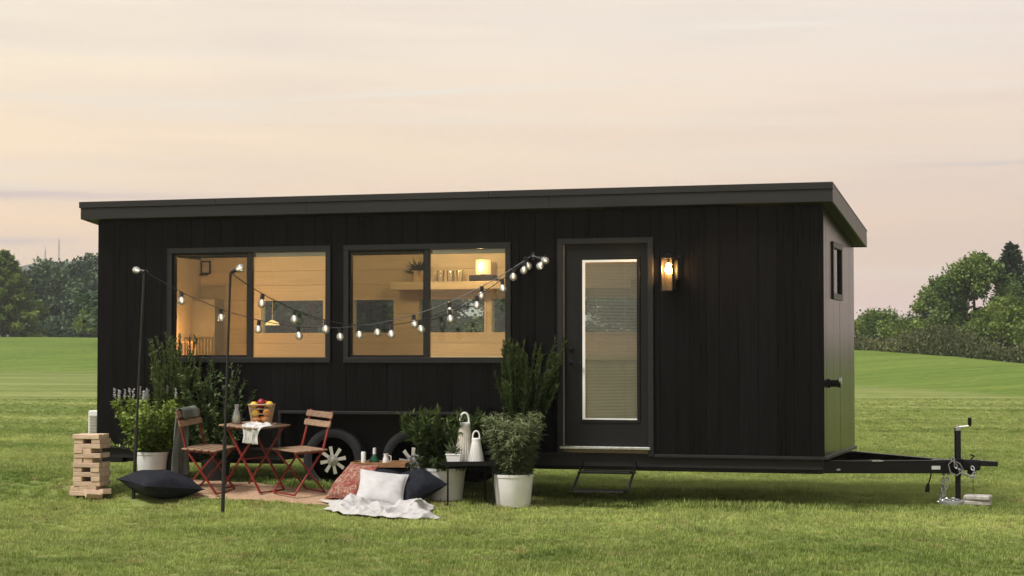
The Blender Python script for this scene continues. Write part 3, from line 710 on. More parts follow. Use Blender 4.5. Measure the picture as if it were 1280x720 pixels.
plight('night_light', (.0, -.02, 1.18), 16, (1, .5, .16), .06, nl)
br = thing('spindle_rail', 'pale wooden spindle rail in front of the orange lamp', 'railing', (-7.35, 1.45, .602))
MB().box(-.24, .12, -.012, .012, 1.10, 1.122, .003).build('top_rail', m_pinev, br); MB().box(-.24, .12, -.012, .012, .30, .33, .003).build('bottom_rail', m_pinev, br)
for k in range(9): MB().box(-.225+k*.04, -.213+k*.04, -.006, .006, .331, 1.099).build('spindle', m_pinev, br)
for xx in (-.252, .121): MB().box(xx, xx+.012, -.01, .01, 0, 1.12).build('post', m_pinev, br)
pn = thing('reflection_dish', 'small pale yellow reflection inside the left window, built as a glowing dish', 'lamp', (-6.63, 1.75, 1.86))  # glowing dish on a cord, added in place of a small yellow reflection
MB().lathe([(.085, 0), (.07, .03), (.03, .05), (.012, .06), (0, .06)], (0, 0, 0), 20).build('shade', emit('reflection_glow', (1, .80, .42), .55), pn, True)  # the added dish that stands in for the yellow reflection
MB().tube([(0, 0, .058), (0, 0, roof_under(1.75)-1.862)], .003, 5).build('reflection_dish_cord', m_pinev, pn)
# ------------------------------------------------------------------ patio furniture
def align(o, x, y, rz):
    e = .25
    n = Vector((-(tz(x+e, y)-tz(x-e, y))/(2*e), -(tz(x, y+e)-tz(x, y-e))/(2*e)*.5, 1)).normalized()
    q = Vector((0, 0, 1)).rotation_difference(n) @ Quaternion((0, 0, 1), rz)
    o.rotation_mode = 'QUATERNION'; o.rotation_quaternion = q; o.location = (x, y, tz(x, y)+.012)
m_red = P('red_enamel', (.22, .028, .022), .42, .5, var=.12, scale=20)
m_acacia = woodmat('weathered_acacia', (.29, .185, .12), .6, .14, .2, .3, False, .3)
def bistro_chair(label, x, y, rz):
    t = thing('bistro_chair', label, 'chair', group='red folding chairs at the bistro table')
    for k in range(5):
        sx = -.17+k*.085
        MB().box(sx-.034, sx+.034, -.20, .20, .440, .456, .004).build('seat_slat', m_acacia, t)
    for sy in (-.165, .165):
        MB().bar((-.19, sy, .432), (.20, sy, .432), .012, .022).build('seat_rail', m_red, t)
        MB().bar((-.285, sy, .83), (-.165, sy, .44), .024, .012, (1, 0, 0)).bar((-.165, sy, .44), (.20, sy, .008), .024, .012, (1, 0, 0)).build('leg', m_red, t)
        s2 = sy*.86
        MB().bar((.185, s2, .43), (-.225, s2, .008), .024, .012, (1, 0, 0)).build('leg', m_red, t)
    MB().bar((.198, -.165, .012), (.198, .165, .012), .014, .014).build('stretcher', m_red, t)
    MB().bar((-.22, -.142, .014), (-.22, .142, .014), .014, .014).build('stretcher', m_red, t)
    for z, xx in ((.79, -.258), (.70, -.231)):
        o = MB().box(-.009, .009, -.20, .20, -.032, .032, .004).build('back_slat', m_acacia, t, loc=(xx, 0, z)); o.rotation_euler = (0, R(-17), 0)
    align(t, x, y, rz); return t
ch1 = bistro_chair('red folding chair with grey throw over its back, left of the table', -6.14, -.84, R(-8))
ch2 = bistro_chair('red folding chair with wooden slats right of the table, before the wheel', -5.22, -.68, R(-116))
TX, TY = -5.73, -.66
tb = thing('bistro_table', 'square red folding bistro table with slatted wooden top', 'table')
for k in range(7):
    sy = -.234+k*.078; MB().box(-.275, .275, sy-.035, sy+.035, .688, .706, .004).build('top_slat', m_acacia, tb)
for sx in (-.215, .215):
    MB().bar((sx, -.25, .678), (sx, .25, .678), .012, .02).build('rail', m_red, tb)
for k, sx in enumerate((-.20, .20)):
    MB().bar((sx, -.23, .675), (sx, .27, .008), .026, .013, (0, 1, 0)).build('leg', m_red, tb)
    MB().bar((sx*.92, .23, .675), (sx*.92, -.27, .008), .026, .013, (0, 1, 0)).build('leg', m_red, tb)
MB().bar((-.2, .268, .012), (.2, .268, .012), .014, .014).build('stretcher', m_red, tb); MB().bar((-.184, -.268, .012), (.184, -.268, .012), .014, .014).build('stretcher', m_red, tb)
MB().bar((-.19, 0, .34), (.19, 0, .34), .012, .012).build('stretcher', m_red, tb)
align(tb, TX, TY, R(72)); tb.scale = (.95, .95, .95)
bpy.context.view_layer.update()
def ontable(x, y, z=.7065): return tb.matrix_world @ Vector((x, y, z))

# carafe, basket with fruit, napkin
p = ontable(-.10, .17); cf = thing('carafe', 'small clear glass carafe of lemon water on the bistro table', 'carafe', p)
m_water = glassy('lemon_water', (.93, .95, .86), refl=1.33, body=(.62, .64, .35), bodyfac=.30)
m_clear = glassy('clear_glass', (.94, .95, .95), refl=1.5, body=(.75, .77, .76), bodyfac=.16)
MB().lathe([(.045, 0), (.052, .01), (.05, .07), (.03, .13), (.022, .155), (.030, .20), (.027, .20), (.019, .155), (.027, .13), (.046, .07), (.046, .012), (0, .010)], (0, 0, 0), 20).build('bottle', m_clear, cf, True)
MB().lathe([(.044, .012), (.044, .07), (.037, .09), (0, .09)], (0, 0, 0), 20).build('water', m_water, cf, True)
for k in range(3): MB().lathe([(.0, -.003), (.026, -.003), (.026, .003), (0, .003)], (.006*k-.008, -.012+k*.008, .03+.02*k), 14, M=Matrix.Rotation(R(50+25*k), 3, 'X')).build('lemon_slice', P('lemon_flesh', (.75, .58, .10), .5), cf)
p = ontable(.03, -.07); bk_ = thing('fruit_basket', 'tan wire basket heaped with fruit on the bistro table', 'basket', p, R(15))
m_cane = P('tan_wire', (.42, .29, .16), .5)
def ring(z, hx, hy, r, n=24):
    pts = []
    for k in range(n+1):
        a_ = 2*math.pi*k/n; c0, s0 = math.cos(a_), math.sin(a_); e_ = .45
        pts.append((hx*math.copysign(abs(c0)**e_, c0), hy*math.copysign(abs(s0)**e_, s0), z))
    return MB().tube(pts, r, 6, False)
for z, hx, hy, r in ((.205, .130, .095, .009), (.006, .095, .066, .006)): ring(z, hx, hy, r).build('rim', m_cane, bk_, True)
for z in (.06, .11, .16):
    f_ = z/.205; ring(z, .095+.035*f_, .066+.029*f_, .003).build('hoop', m_cane, bk_, True)
for k in range(22):
    a_ = 2*math.pi*k/22; c0, s0 = math.cos(a_), math.sin(a_); e_ = .45; q = (math.copysign(abs(c0)**e_, c0), math.copysign(abs(s0)**e_, s0))
    MB().tube([(q[0]*.095, q[1]*.066, .006), (q[0]*.13, q[1]*.095, .205)], .0032, 5).build('wire', m_cane, bk_)
MB().box(-.085, .085, -.058, .058, .004, .010).build('base', m_cane, bk_)
m_or = P('orange_peel', (.62, .20, .018), .45, var=.12, scale=30, bump=.25, bscale=120); m_le = P('lemon_peel', (.72, .47, .03), .42, var=.1, scale=30, bump=.2, bscale=100); m_rf = P('red_fruit', (.30, .02, .025), .32, var=.3, scale=12)
bpy.context.view_layer.update()
m_stalk = P('fruit_stalk', (.06, .05, .02), .8)
def fruit(name, cat, lab, q, r, m, grp, sc=(1, 1, 1)):
    g = thing(name, lab, cat, bk_.matrix_world @ Vector(q), group=grp)
    MB().ball((0, 0, 0), r, 16, 10, sc).build('flesh', m, g, True); MB().lathe([(.006, r*sc[2]*.97), (.005, r*sc[2]*1.04), (0, r*sc[2]*1.05)], (0, 0, 0), 6).build('stem_end', m_stalk, g)
for q, lab in (((.048, -.03, .048), 'orange at the bottom right front of the wire basket'), ((-.045, -.028, .046), 'orange at the bottom left front of the wire basket'), ((.0, .03, .047), 'orange at the bottom back of the wire basket'), ((.058, -.025, .122), 'orange in the upper layer at the right of the basket'), ((-.062, .022, .118), 'orange in the upper layer at the back left of the basket')): fruit('orange', 'orange', lab, q, .040, m_or, 'oranges in the basket')
for q, lab in (((-.062, -.035, .115), 'lemon low at the left inside the wire basket'), ((.082, -.015, .208), 'lemon on top at the right end of the basket'), ((-.075, -.02, .205), 'lemon on top at the left end of the basket')): fruit('lemon', 'lemon', lab, q, .032, m_le, 'lemons in the basket', (1.25, 1, 1))
for q, lab in (((-.005, .0, .228), 'dark red fruit on the very top of the basket'), ((.035, .04, .21), 'dark red fruit at the back right of the basket'), ((-.03, .045, .205), 'dark red fruit at the back left of the basket')): fruit('plum', 'fruit', lab, q, .038, m_rf, 'red fruit in the basket')
m_linen = P('white_linen', (.66, .65, .63), .85, .2, var=.06, scale=14, bump=.3, bscale=60)
# napkin draped over the table edge that faces the camera
g = np.random.default_rng(8); nu, nv = 20, 34
nap = MB(); vs = []
for j in range(nv):
    for i in range(nu):
        u = (i/(nu-1)-.5); v = j/(nv-1)
        L_ = v*.46; wv = .014*math.sin(u*17+v*3)+.010*math.sin(u*31+1.3+v*5)
        wid = .30*(1-.35*v+.25*math.sin(v*5)*.2)
        if L_ < .22: pz = .008+abs(wv)*1.3+.025*max(0, 1-L_/.07)*abs(math.sin(u*9)); py = -.02-L_-.03; off = 0
        else: e_ = L_-.22; pz = .010-e_*.95+.01*abs(wv); py = -.27-.012*min(1, e_/.05)-abs(wv)*1.6-.01*math.sin(u*20); off = 0
        px = -.13+u*wid+.03*math.sin(v*7)*u
        vs.append((py+.0, px+.02, pz))
# table-local: the camera side of the table is its -x edge after rotation
vs = [(v[0]*.86, v[1]*1.15-.05, v[2]*.80+.7075) for v in vs]
nap.add([tb.matrix_world @ Vector(v) for v in vs], [(j*nu+i, j*nu+i+1, (j+1)*nu+i+1, (j+1)*nu+i) for j in range(nv-1) for i in range(nu-1)])
no_ = nap.build('napkin', m_linen, None, True); tag(no_, 'crumpled white napkin hanging over the table edge', 'napkin')
sm = no_.modifiers.new('thick', 'SOLIDIFY'); sm.thickness = .003

# throw over the left chair's back
m_throw = P('grey_green_throw', (.155, .165, .145), .9, .2, var=.25, scale=9, stretch=(1, 1, .3), bump=.4, bscale=50)
bpy.context.view_layer.update()
th = MB(); vs = []; nu, nv = 18, 40
for j in range(nv):
    for i in range(nu):
        u = i/(nu-1)-.5; s = .14+j/(nv-1)*.86
        wv = .014*math.sin(u*21+s*2)+.008*math.sin(u*37+s*5)
        w_ = .30-.05*math.sin(s*3)
        if s < .24: q = (-.245+.05*(1-s/.24)-.0+.012, u*w_, .62+s*.90)           # front face of the back
        elif s < .29: f_ = (s-.24)/.05; q = (-.235-.065*f_, u*w_, .842+.012*math.sin(f_*math.pi))
        else: d_ = s-.29; q = (-.303-.02*math.sin(d_*4)-.05*d_+wv, u*(w_+.03*d_)+.0, .842-d_)
        if s < .24: q = (q[0]+.004, q[1], q[2])
        vs.append(q)
th.add([ch1.matrix_world @ Vector(v) for v in vs], [(j*nu+i, j*nu+i+1, (j+1)*nu+i+1, (j+1)*nu+i) for j in range(nv-1) for i in range(nu-1)])
to = th.build('throw_blanket', m_throw, None, True); tag(to, 'grey-green throw hanging over the left chair back', 'blanket')
sm = to.modifiers.new('thick', 'SOLIDIFY'); sm.thickness = .006

# jute rug lying on the grass
m_jute = P('jute_weave', (.46, .30, .19), .9, .2, var=.14, scale=40, stretch=(1, 1, 1), bump=.6, bscale=160)
RUG = [(-6.72, -1.02), (-4.66, -1.12), (-4.74, -.28), (-6.95, -.22)]
def bil(c, u, v):
    a_ = [c[0][k]*(1-u)+c[1][k]*u for k in (0, 1)]; b_ = [c[3][k]*(1-u)+c[2][k]*u for k in (0, 1)]
    return a_[0]*(1-v)+b_[0]*v, a_[1]*(1-v)+b_[1]*v
def sheet(c, nu, nv, zf):
    vs = []
    for j in range(nv):
        for i in range(nu):
            x, y = bil(c, i/(nu-1), j/(nv-1)); vs.append((x, y, tz(x, y)+zf(x, y)))
    return MB().add(vs, [(j*nu+i, j*nu+i+1, (j+1)*nu+i+1, (j+1)*nu+i) for j in range(nv-1) for i in range(nu-1)])
rg = sheet(RUG, 70, 30, lambda x, y: .014+.006*math.sin(x*6+y*3)+.004*math.sin(x*17+2)).build('jute_rug', m_jute, None, True)
sm = rg.modifiers.new('thick', 'SOLIDIFY'); sm.thickness = .012; sm.offset = 1
tag(rg, 'tan woven jute rug on the grass under table and chairs', 'rug')

# pillows
def pillow(name, label, m, w, h, t, M, cat='cushion', group=None, sag=0., seed=1, pinch=.10, piping=None):
    n = 26; vs = []; fs = []; g = random.Random(seed); ph = [g.uniform(0, 6) for _ in range(6)]
    for sgn in (1, -1):
        for j in range(n):
            for i in range(n):
                u = -1+2*i/(n-1); v = -1+2*j/(n-1)
                e = 1-pinch*(1-v*v)*abs(u)**3; f_ = 1-pinch*(1-u*u)*abs(v)**3
                th_ = (max(0, 1-abs(u)**2.2)*max(0, 1-abs(v)**2.2))**.55
                wr = .035*math.sin(3.1*u+4*v+ph[0])+.03*math.sin(7*u-3*v+ph[1])+.02*math.sin(9*v+5*u+ph[2])
                vs.append((u*e*w/2, v*f_*h/2+sag*u*u, sgn*t/2*th_*(1+wr*1.6)))
    for s in range(2):
        o_ = s*n*n
        for j in range(n-1):
            for i in range(n-1):
                q = (o_+j*n+i, o_+j*n+i+1, o_+(j+1)*n+i+1, o_+(j+1)*n+i); fs.append(q if s == 0 else q[::-1])
    b_ = MB(); b_.add([M @ Vector(v) for v in vs], fs)
    tp = thing(name, label, cat, group=group)
    o = b_.build('cover', m, tp, True)
    pts = []
    for (u0, v0, u1, v1) in ((-1, -1, 1, -1), (1, -1, 1, 1), (1, 1, -1, 1), (-1, 1, -1, -1)):
        for k in range(12):
            u = u0+(u1-u0)*k/12; v = v0+(v1-v0)*k/12; e = 1-pinch*(1-v*v)*abs(u)**3; f_ = 1-pinch*(1-u*u)*abs(v)**3
            pts.append(M @ Vector((u*e*w/2, v*f_*h/2+sag*u*u, 0)))
    pts.append(pts[0]); MB().tube(pts, .0045, 6, False).build('seam', piping or m, tp, True)
    return tp
def mat4(loc, ax=(0, 0, 0)): return Matrix.Translation(loc) @ Matrix.Rotation(ax[2], 4, 'Z') @ Matrix.Rotation(ax[1], 4, 'Y') @ Matrix.Rotation(ax[0], 4, 'X')
def axes(loc, w, u):
    """pillow placement from its width and up directions, each given as (right, up, away) of the seating group"""
    f_ = lambda v: Vector((C_*v[0]-S_*v[2], S_*v[0]+C_*v[2], v[1]))
    x = f_(w).normalized(); y = f_(u); y = (y-x*y.dot(x)).normalized(); z = x.cross(y)
    return Matrix.Translation(loc) @ Matrix((x, y, z)).transposed().to_4x4()
m_navy = P('navy_cotton', (.013, .015, .023), .85, .25, var=.25, scale=20, bump=.35, bscale=120)
m_wpil = P('white_cotton', (.56, .55, .55), .9, .2, var=.05, scale=16, bump=.35, bscale=90)
def redmat():
    m, t, b = node_mat('red_paisley'); nn = t.nodes; L = t.links
    co = nn.new('ShaderNodeNewGeometry'); vo = nn.new('ShaderNodeTexVoronoi'); vo.inputs['Scale'].default_value = 17; L.new(co.outputs['Position'], vo.inputs[0])
    no = nn.new('ShaderNodeTexNoise'); no.inputs['Scale'].default_value = 26; no.inputs['Detail'].default_value = 4; no.inputs['Distortion'].default_value = 1.5; L.new(co.outputs['Position'], no.inputs[0])
    r1 = nn.new('ShaderNodeValToRGB'); L.new(no.outputs[0], r1.inputs[0]); els = r1.color_ramp.elements
    els[0].position = .38; els[0].color = (.20, .036, .028, 1); els[1].position = .62; els[1].color = (.34, .24, .18, 1); e = els.new(.49); e.color = (.26, .075, .05, 1)
    r2 = nn.new('ShaderNodeMapRange'); r2.inputs[1].default_value = .18; r2.inputs[2].default_value = .30; r2.inputs[3].default_value = .55; r2.inputs[4].default_value = 0; L.new(vo.outputs['Distance'], r2.inputs[0])
    mx = nn.new('ShaderNodeMix'); mx.data_type = 'RGBA'; L.new(r2.outputs[0], mx.inputs[0]); L.new(r1.outputs[0], mx.inputs[6]); mx.inputs[7].default_value = (.38, .32, .25, 1)
    L.new(mx.outputs[2], b.inputs['Base Color']); b.inputs['Roughness'].default_value = .9; return m
m_redp = redmat()
z0 = tz(-6.62, -1.08)
pillow('floor_cushion', 'large flat dark navy floor cushion beside the left light pole', m_navy, .66, .66, .27, mat4((-6.55, -1.12, z0+.135), (R(4), R(5), R(55))), 'cushion', None, seed=4)

# tray on a navy pouf
pz = tz(-4.46, -.30)
pf_ = thing('floor_pouf', 'round navy pouf under the wooden tray', 'pouf', (-4.44, -.30, pz))
MB().lathe([(.0, .0), (.24, .005), (.30, .06), (.315, .14), (.295, .235), (.22, .285), (0, .292)], (0, 0, 0), 30).build('cover', m_navy, pf_, True)
MB().lathe([(.316, .165), (.322, .175), (.316, .185)], (0, 0, 0), 30).build('seam', m_navy, pf_, True)
m_oak = woodmat('oiled_wood', (.33, .17, .07), .5, .1, .2, .4, False, .3)
tr = thing('serving_tray', 'warm brown wooden serving tray behind the patterned pillow', 'tray', (-4.46, -.34, pz+.294), R(12))
MB().box(-.27, .27, -.18, .18, 0, .012, .003).build('base', m_oak, tr)
MB().box(-.28, .28, -.196, -.181, 0, .05, .003).build('side', m_oak, tr); MB().box(-.28, .28, .181, .196, 0, .05, .003).build('side', m_oak, tr)
for sx in (-1, 1): MB().box(min(sx*.271, sx*.286), max(sx*.271, sx*.286), -.18, .18, 0, .05, .003).build('side', m_oak, tr)
bpy.context.view_layer.update()
def ontray(x, y): return tr.matrix_world @ Vector((x, y, .013))
cn = thing('white_candle', 'slim white pillar candle on the wooden tray', 'candle', ontray(-.17, -.06))
MB().lathe([(.024, 0), (.024, .135), (.020, .14), (0, .137)], (0, 0, 0), 16).build('wax', m_white, cn, True); MB().tube([(0, 0, .137), (.002, 0, .152)], .002, 5).build('wick', m_steel, cn)
m_gg = glassy('green_glass', (.10, .35, .18), refl=1.5, body=(.02, .09, .045), bodyfac=.75)
gb = thing('green_bottle', 'dark green glass bottle with white neck on the tray', 'bottle', ontray(-.07, .02))
MB().lathe([(.04, 0), (.055, .02), (.052, .06), (.02, .10), (.017, .11), (0, .11)], (0, 0, 0), 18).build('glass', m_gg, gb, True); MB().lathe([(.018, .111), (.016, .175), (.0, .177)], (0, 0, 0), 14).build('stopper', m_white, gb, True)
jg = thing('white_pitcher', 'little white pitcher on the wooden tray', 'pitcher', ontray(.06, -.05))
MB().lathe([(.026, 0), (.036, .03), (.030, .07), (.021, .095), (.026, .12), (.023, .12), (.018, .095), (.026, .07), (0, .012)], (0, 0, 0), 18).build('body', m_white, jg, True)
MB().tube([(.024, 0, .105), (.055, 0, .095), (.055, 0, .055), (.033, 0, .04)], .005, 6).build('handle', m_white, jg, True)

pillow('pillow', 'red and cream patterned pillow leaning against the tray', m_redp, .50, .46, .17, axes((-4.56, -.88, tz(-4.56, -.88)+.20), (.62, 0, -.78), (.55, .68, .30)), 'pillow', seed=2)
pillow('pillow', 'plain white square pillow on the crumpled white throw', m_wpil, .48, .42, .15, mat4((-4.18, -1.04, tz(-4.2, -.98)+.175), (R(46), R(7), R(17))), 'pillow', seed=3)
pillow('floor_cushion', 'large dark navy cushion pointing right behind the white pillow', m_navy, .50, .48, .24, axes((-3.96, -.70, tz(-4.0, -.6)+.165), (.74, .28, .42), (-.60, .28, .85)), 'cushion', seed=6)

# crumpled white throw on the lawn
BL = [(-4.22, -2.02), (-3.22, -2.22), (-3.70, -1.02), (-4.76, -1.12)]
g = random.Random(12); fold = [(g.uniform(0, math.pi), g.uniform(9, 40), g.uniform(0, 6), g.uniform(.006, .020)) for _ in range(12)]
nu, nv = 130, 90; vs = []
for j in range(nv):
    for i in range(nu):
        u, v = i/(nu-1), j/(nv-1)
        uu = u + .05*math.sin(v*9+1)+.03*math.sin(v*23); vv = v + .09*math.sin(u*7+.5)+.04*math.sin(u*19+2)
        x, y = bil(BL, uu, vv); z = 0
        for a_, f_, p_, am in fold: z += am*(1-abs(math.sin((x*math.cos(a_)+y*math.sin(a_)+.03*math.sin(7*x+5*y))*f_*.5+p_)))**1.5
        z += .06*math.exp(-((x+3.62)/.16)**2-((y+1.45)/.22)**2) + .07*math.exp(-((x+4.34)/.13)**2-((y+1.42)/.3)**2)
        edge = min(u, 1-u, v, 1-v); z = z*min(1, .25+edge*9)
        vs.append((x, y, tz(x, y)+.020+z*1.05))
m_sheet = P('grey_white_cotton', (.50, .485, .47), .9, .2, var=.07, scale=14, bump=.3, bscale=60)
bl_ = MB().add(vs, [(j*nu+i, j*nu+i+1, (j+1)*nu+i+1, (j+1)*nu+i) for j in range(nv-1) for i in range(nu-1)]).build('throw_blanket', m_sheet, None, True)
sm = bl_.modifiers.new('thick', 'SOLIDIFY'); sm.thickness = .005; sm.offset = -1
tag(bl_, 'crumpled white throw spread on the grass under the pillows', 'blanket')

# giant tumbling tower
m_block = woodmat('pine_block', (.60, .44, .31), .6, .14, .12, .3, False, .25)
JX, JY = -7.33, -1.13; tw = thing('block_tower', 'stacked pine tumbling block tower at the left end of the house', 'block tower', (JX, JY, tz(JX, JY)+.01), R(8))
g = random.Random(3); LX, BWd, BH = .285, .094, .0475
me_b = MB().box(-LX/2, LX/2, -BWd/2, BWd/2, 0, BH, .004).build('block', m_block, tw).data
first = True; skip = {(11, 0), (11, 2), (9, 2), (7, 0), (7, 2), (5, 1), (3, 1), (3, 2), (1, 1)}; skipm = {(12, 1), (10, 2), (8, 1), (6, 0), (4, 1), (2, 2)}
for l in range(13):
    ox, oy = g.uniform(-.006, .006), g.uniform(-.006, .006)
    if l < 2: ox -= .03
    for k in range(3):
        if (l, k) in {(11, 1), (9, 2), (7, 2), (5, 1), (3, 1)}: continue
        off = (k-1)*(BWd+.0015); o = tw.children[0] if first else link('block', me_b, tw); first = False
        j_ = g.uniform(-.012, .012)
        if l % 2: o.location = (off+ox, oy+j_, l*(BH+.0006)); o.rotation_euler = (0, 0, R(90)+g.uniform(-.03, .03))
        else: o.location = (ox+j_, off+oy, l*(BH+.0006)); o.rotation_euler = (0, 0, g.uniform(-.03, .03))
for (x, y, rz, rx, lab) in ((-7.22, -1.30, .9, .5, 'loose pine block tilted against the foot of the block tower'), (-7.13, -1.22, 2.4, 0, 'loose pine block lying right of the block tower')):
    o = tag(link('wood_block', me_b), lab, 'wood block', 'loose wooden blocks'); o.location = (x, y, tz(x, y)+.05); o.rotation_euler = (rx, .1, rz); o.scale = (.62, 1, 1.1)

# black side table with lanterns
SX, SY = -3.44, -.62
stb = thing('side_table', 'small black metal side table holding two white lanterns', 'table', (SX, SY, tz(SX, SY)), R(28))
MB().box(-.235, .235, -.235, .235, .405, .417, .003).build('top', m_steel, stb)
for a_, b_, c_, d_ in ((-.24, .24, -.243, -.236), (-.24, .24, .236, .243), (-.243, -.236, -.235, .235), (.236, .243, -.235, .235)): MB().box(a_, b_, c_, d_, .400, .445).build('rim', m_steel, stb)
for sx in (-1, 1):
    for sy in (-1, 1): MB().bar((sx*.225, sy*.225, .404), (sx*.225, sy*.225, .0), .016, .016, (1, 0, 0)).build('leg', m_steel, stb)
    MB().bar((sx*.225, -.225, .022), (sx*.225, .225, .022), .012, .012).build('stretcher', m_steel, stb)
bpy.context.view_layer.update()
def onside(x, y, z=.418): return stb.matrix_world @ Vector((x, y, z))
m_lmetal = P('cream_lantern_metal', (.62, .58, .50), .42, .5, var=.08, scale=20); m_lwhite = P('white_enamel', (.76, .75, .73), .35, var=.03)
def lantern(label, loc, h, rb, rt, hh, m):
    t = thing('lantern', label, 'lantern', loc, group='white lanterns on the side table')
    MB().lathe([(rb*1.04, 0), (rb*1.06, .012), (rb, .02), (0, .02)], (0, 0, 0), 24).build('base', m_lwhite, t, True)
    n = 22; k = MB()
    for i in range(n):
        a_ = 2*math.pi*i/n; k.bar((rb*math.cos(a_), rb*math.sin(a_), .02), (rt*math.cos(a_), rt*math.sin(a_), h), rb*.17, .006, (math.cos(a_), math.sin(a_), 0))
    tag(k.build('ribbed_body', m, t), kind='stuff')
    MB().lathe([(rb*.9, .021), (rt*.9, h-.002), (0, h-.002)], (0, 0, 0), 24).build('liner', m_lwhite, t, True)
    MB().lathe([(rt*1.12, h), (rt*1.12, h+.022), (rt*.9, h+.03), (0, h+.03)], (0, 0, 0), 24).build('collar', m_lwhite, t, True)
    MB().tube([(rt*.85*math.cos(q), 0, h+.024+hh*math.sin(q)**.7) for q in np.linspace(0.0, math.pi, 15)], rt*.20, 8).build('handle', m_lwhite, t, True).rotation_euler = (0, 0, TH)
lantern('tall cream ribbed lantern with loop handle on the black side table', onside(-.02, .02), .37, .098, .052, .10, m_lmetal)
lantern('short white lantern with loop handle on the black side table', onside(.075, -.11), .22, .075, .040, .075, m_lwhite)
pp = thing('table_planter', 'small white rectangular planter with succulents on the side table', 'planter', onside(-.14, -.12), 0)
MB().add([(-.06, -.04, 0), (.06, -.04, 0), (.06, .04, 0), (-.06, .04, 0), (-.075, -.05, .085), (.075, -.05, .085), (.075, .05, .085), (-.075, .05, .085)], BF).build('pot', m_lwhite, pp)
MB().box(-.08, .08, -.055, .055, .0855, .099, .003).build('rim', m_lwhite, pp)
MB().box(-.068, .068, -.043, .043, .0995, .102).build('soil', m_core, pp)
m_herb = leafmat('pale_herb', (.055, .075, .03), (.16, .19, .10))
V, F, T = leaf_ball(46, 9, .03, .05, .15, .014, 1.1); npmesh('foliage', V*np.array([1, .7, 1])+np.array([-.01, 0, .10]), F, m_herb, T, pp)
# ------------------------------------------------------------------ concrete pavers by the jack
m_conc = P('pale_concrete', (.42, .40, .37), .9, .2, var=.18, scale=14, bump=.7, bscale=40)
for i, (dz, r_, lab) in enumerate(((0.022, .05, 'lower of two pale concrete blocks beside the jack foot'), (.074, -.08, 'upper of two pale concrete blocks beside the jack foot'))):
    MBb = MB().box(-.13, .13, -.10, .10, 0, .05, .012).build('concrete_block', m_conc, None); MBb.location = (1.385, .985-.01*i, tz(1.35, 1)+dz); MBb.rotation_euler = (0, 0, r_); tag(MBb, lab, 'concrete block', 'concrete blocks by the jack')
# ------------------------------------------------------------------ potted plants
m_pot = P('white_pot', (.76, .75, .74), .55, .4, var=.05, scale=9)
m_potg = P('dark_pot', (.02, .02, .021), .6, .4)
m_soil = P('potting_soil', (.03, .022, .015), 1, .1, var=.4, scale=40, bump=.8)
m_stem = P('green_stem', (.07, .085, .03), .7)
m_bark = P('bark', (.075, .058, .042), .9, .2, var=.3, scale=6, stretch=(2, 2, .4), bump=.6)
def potted(name, label, x, y, r, h, pot=True, m=None):
    t = thing(name, label, 'potted plant', (x, y, tz(x, y)+.01))
    MB().lathe([(r*.80, 0), (r*.82, .006), (r*.965, h-.03), (r, h-.028), (r*1.01, h), (r*.93, h), (r*.90, h-.03), (r*.70, .02), (0, .02)], (0, 0, 0), 28).build('pot', m or m_pot, t, True)
    MB().lathe([(r*.905, h-.035), (r*.5, h-.025), (0, h-.022)], (0, 0, 0), 20).build('soil', m_soil, t, True)
    return t
def stems(seed, n, base_r, h, spread, curve=.3, kink=.02, hv=.25, steps=9):
    """list of polyline stems from the soil outwards"""
    g = np.random.default_rng(seed); out = []
    for k in range(n):
        a = g.uniform(0, 2*math.pi); r0 = base_r*math.sqrt(g.random()); hh = h*(1-hv*g.random()); s = spread*math.sqrt(g.random())
        p0 = np.array([r0*math.cos(a), r0*math.sin(a), 0]); a2 = a+g.normal()*.35
        pts = []
        for i in range(steps+1):
            f = i/steps
            o = s*(f*(1-curve)+curve*f*f); p = p0+np.array([o*math.cos(a2), o*math.sin(a2), hh*f*(1-.12*f*s/max(h, .1))]) + g.normal(size=3)*kink*f
            pts.append(p)
        out.append(np.array(pts))
    return out
def leafy(stem_list, seed, per, l0, l1, wr, angle, f0=.12, tipscale=.6, droop=0., jit=.35):
    """leaves along stems; angle is how far the leaf stands off the stem"""
    g = np.random.default_rng(seed); Ps, Ds, Ns, Ls, Ts = [], [], [], [], []
    for st in stem_list:
        n = len(st)-1; f = f0+(1-f0)*g.random(per)*1.0; i = np.minimum((f*n).astype(int), n-1); w = (f*n-i)[:, None]
        p = st[i]*(1-w)+st[i+1]*w; d = unit(st[i+1]-st[i]); r = unit(np.cross(d, g.normal(size=(per, 3))))
        ang = angle+g.normal(size=(per, 1))*jit*.5
        D = unit(d*np.cos(ang)+r*np.sin(ang)+np.array([0, 0, -droop])); Ps.append(p); Ds.append(D); Ns.append(unit(d*1.0-r*.3+g.normal(size=(per, 3))*.3))
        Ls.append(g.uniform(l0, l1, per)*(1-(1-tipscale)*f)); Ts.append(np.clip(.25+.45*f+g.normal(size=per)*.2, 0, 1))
    Pt, D, Nn, Ln, T = map(np.concatenate, (Ps, Ds, Ns, Ls, Ts))
    return kites(Pt, D, Nn, Ln, Ln*wr, T)
def stemmesh(sl, r, t, m, z):
    b = MB()
    for s in sl: b.tube([tuple(p) for p in s[::3]], [r*(1-.7*i/max(1, len(s[::3])-1)) for i in range(len(s[::3]))], 5)
    o = b.build('stems', m, t); o.location = (0, 0, z); tag(o, kind='stuff'); return o
def fol(name, V, F, T, m, t, z):
    o = npmesh(name, V, F, m, T, t); o.location = (0, 0, z); tag(o, kind='stuff'); return o
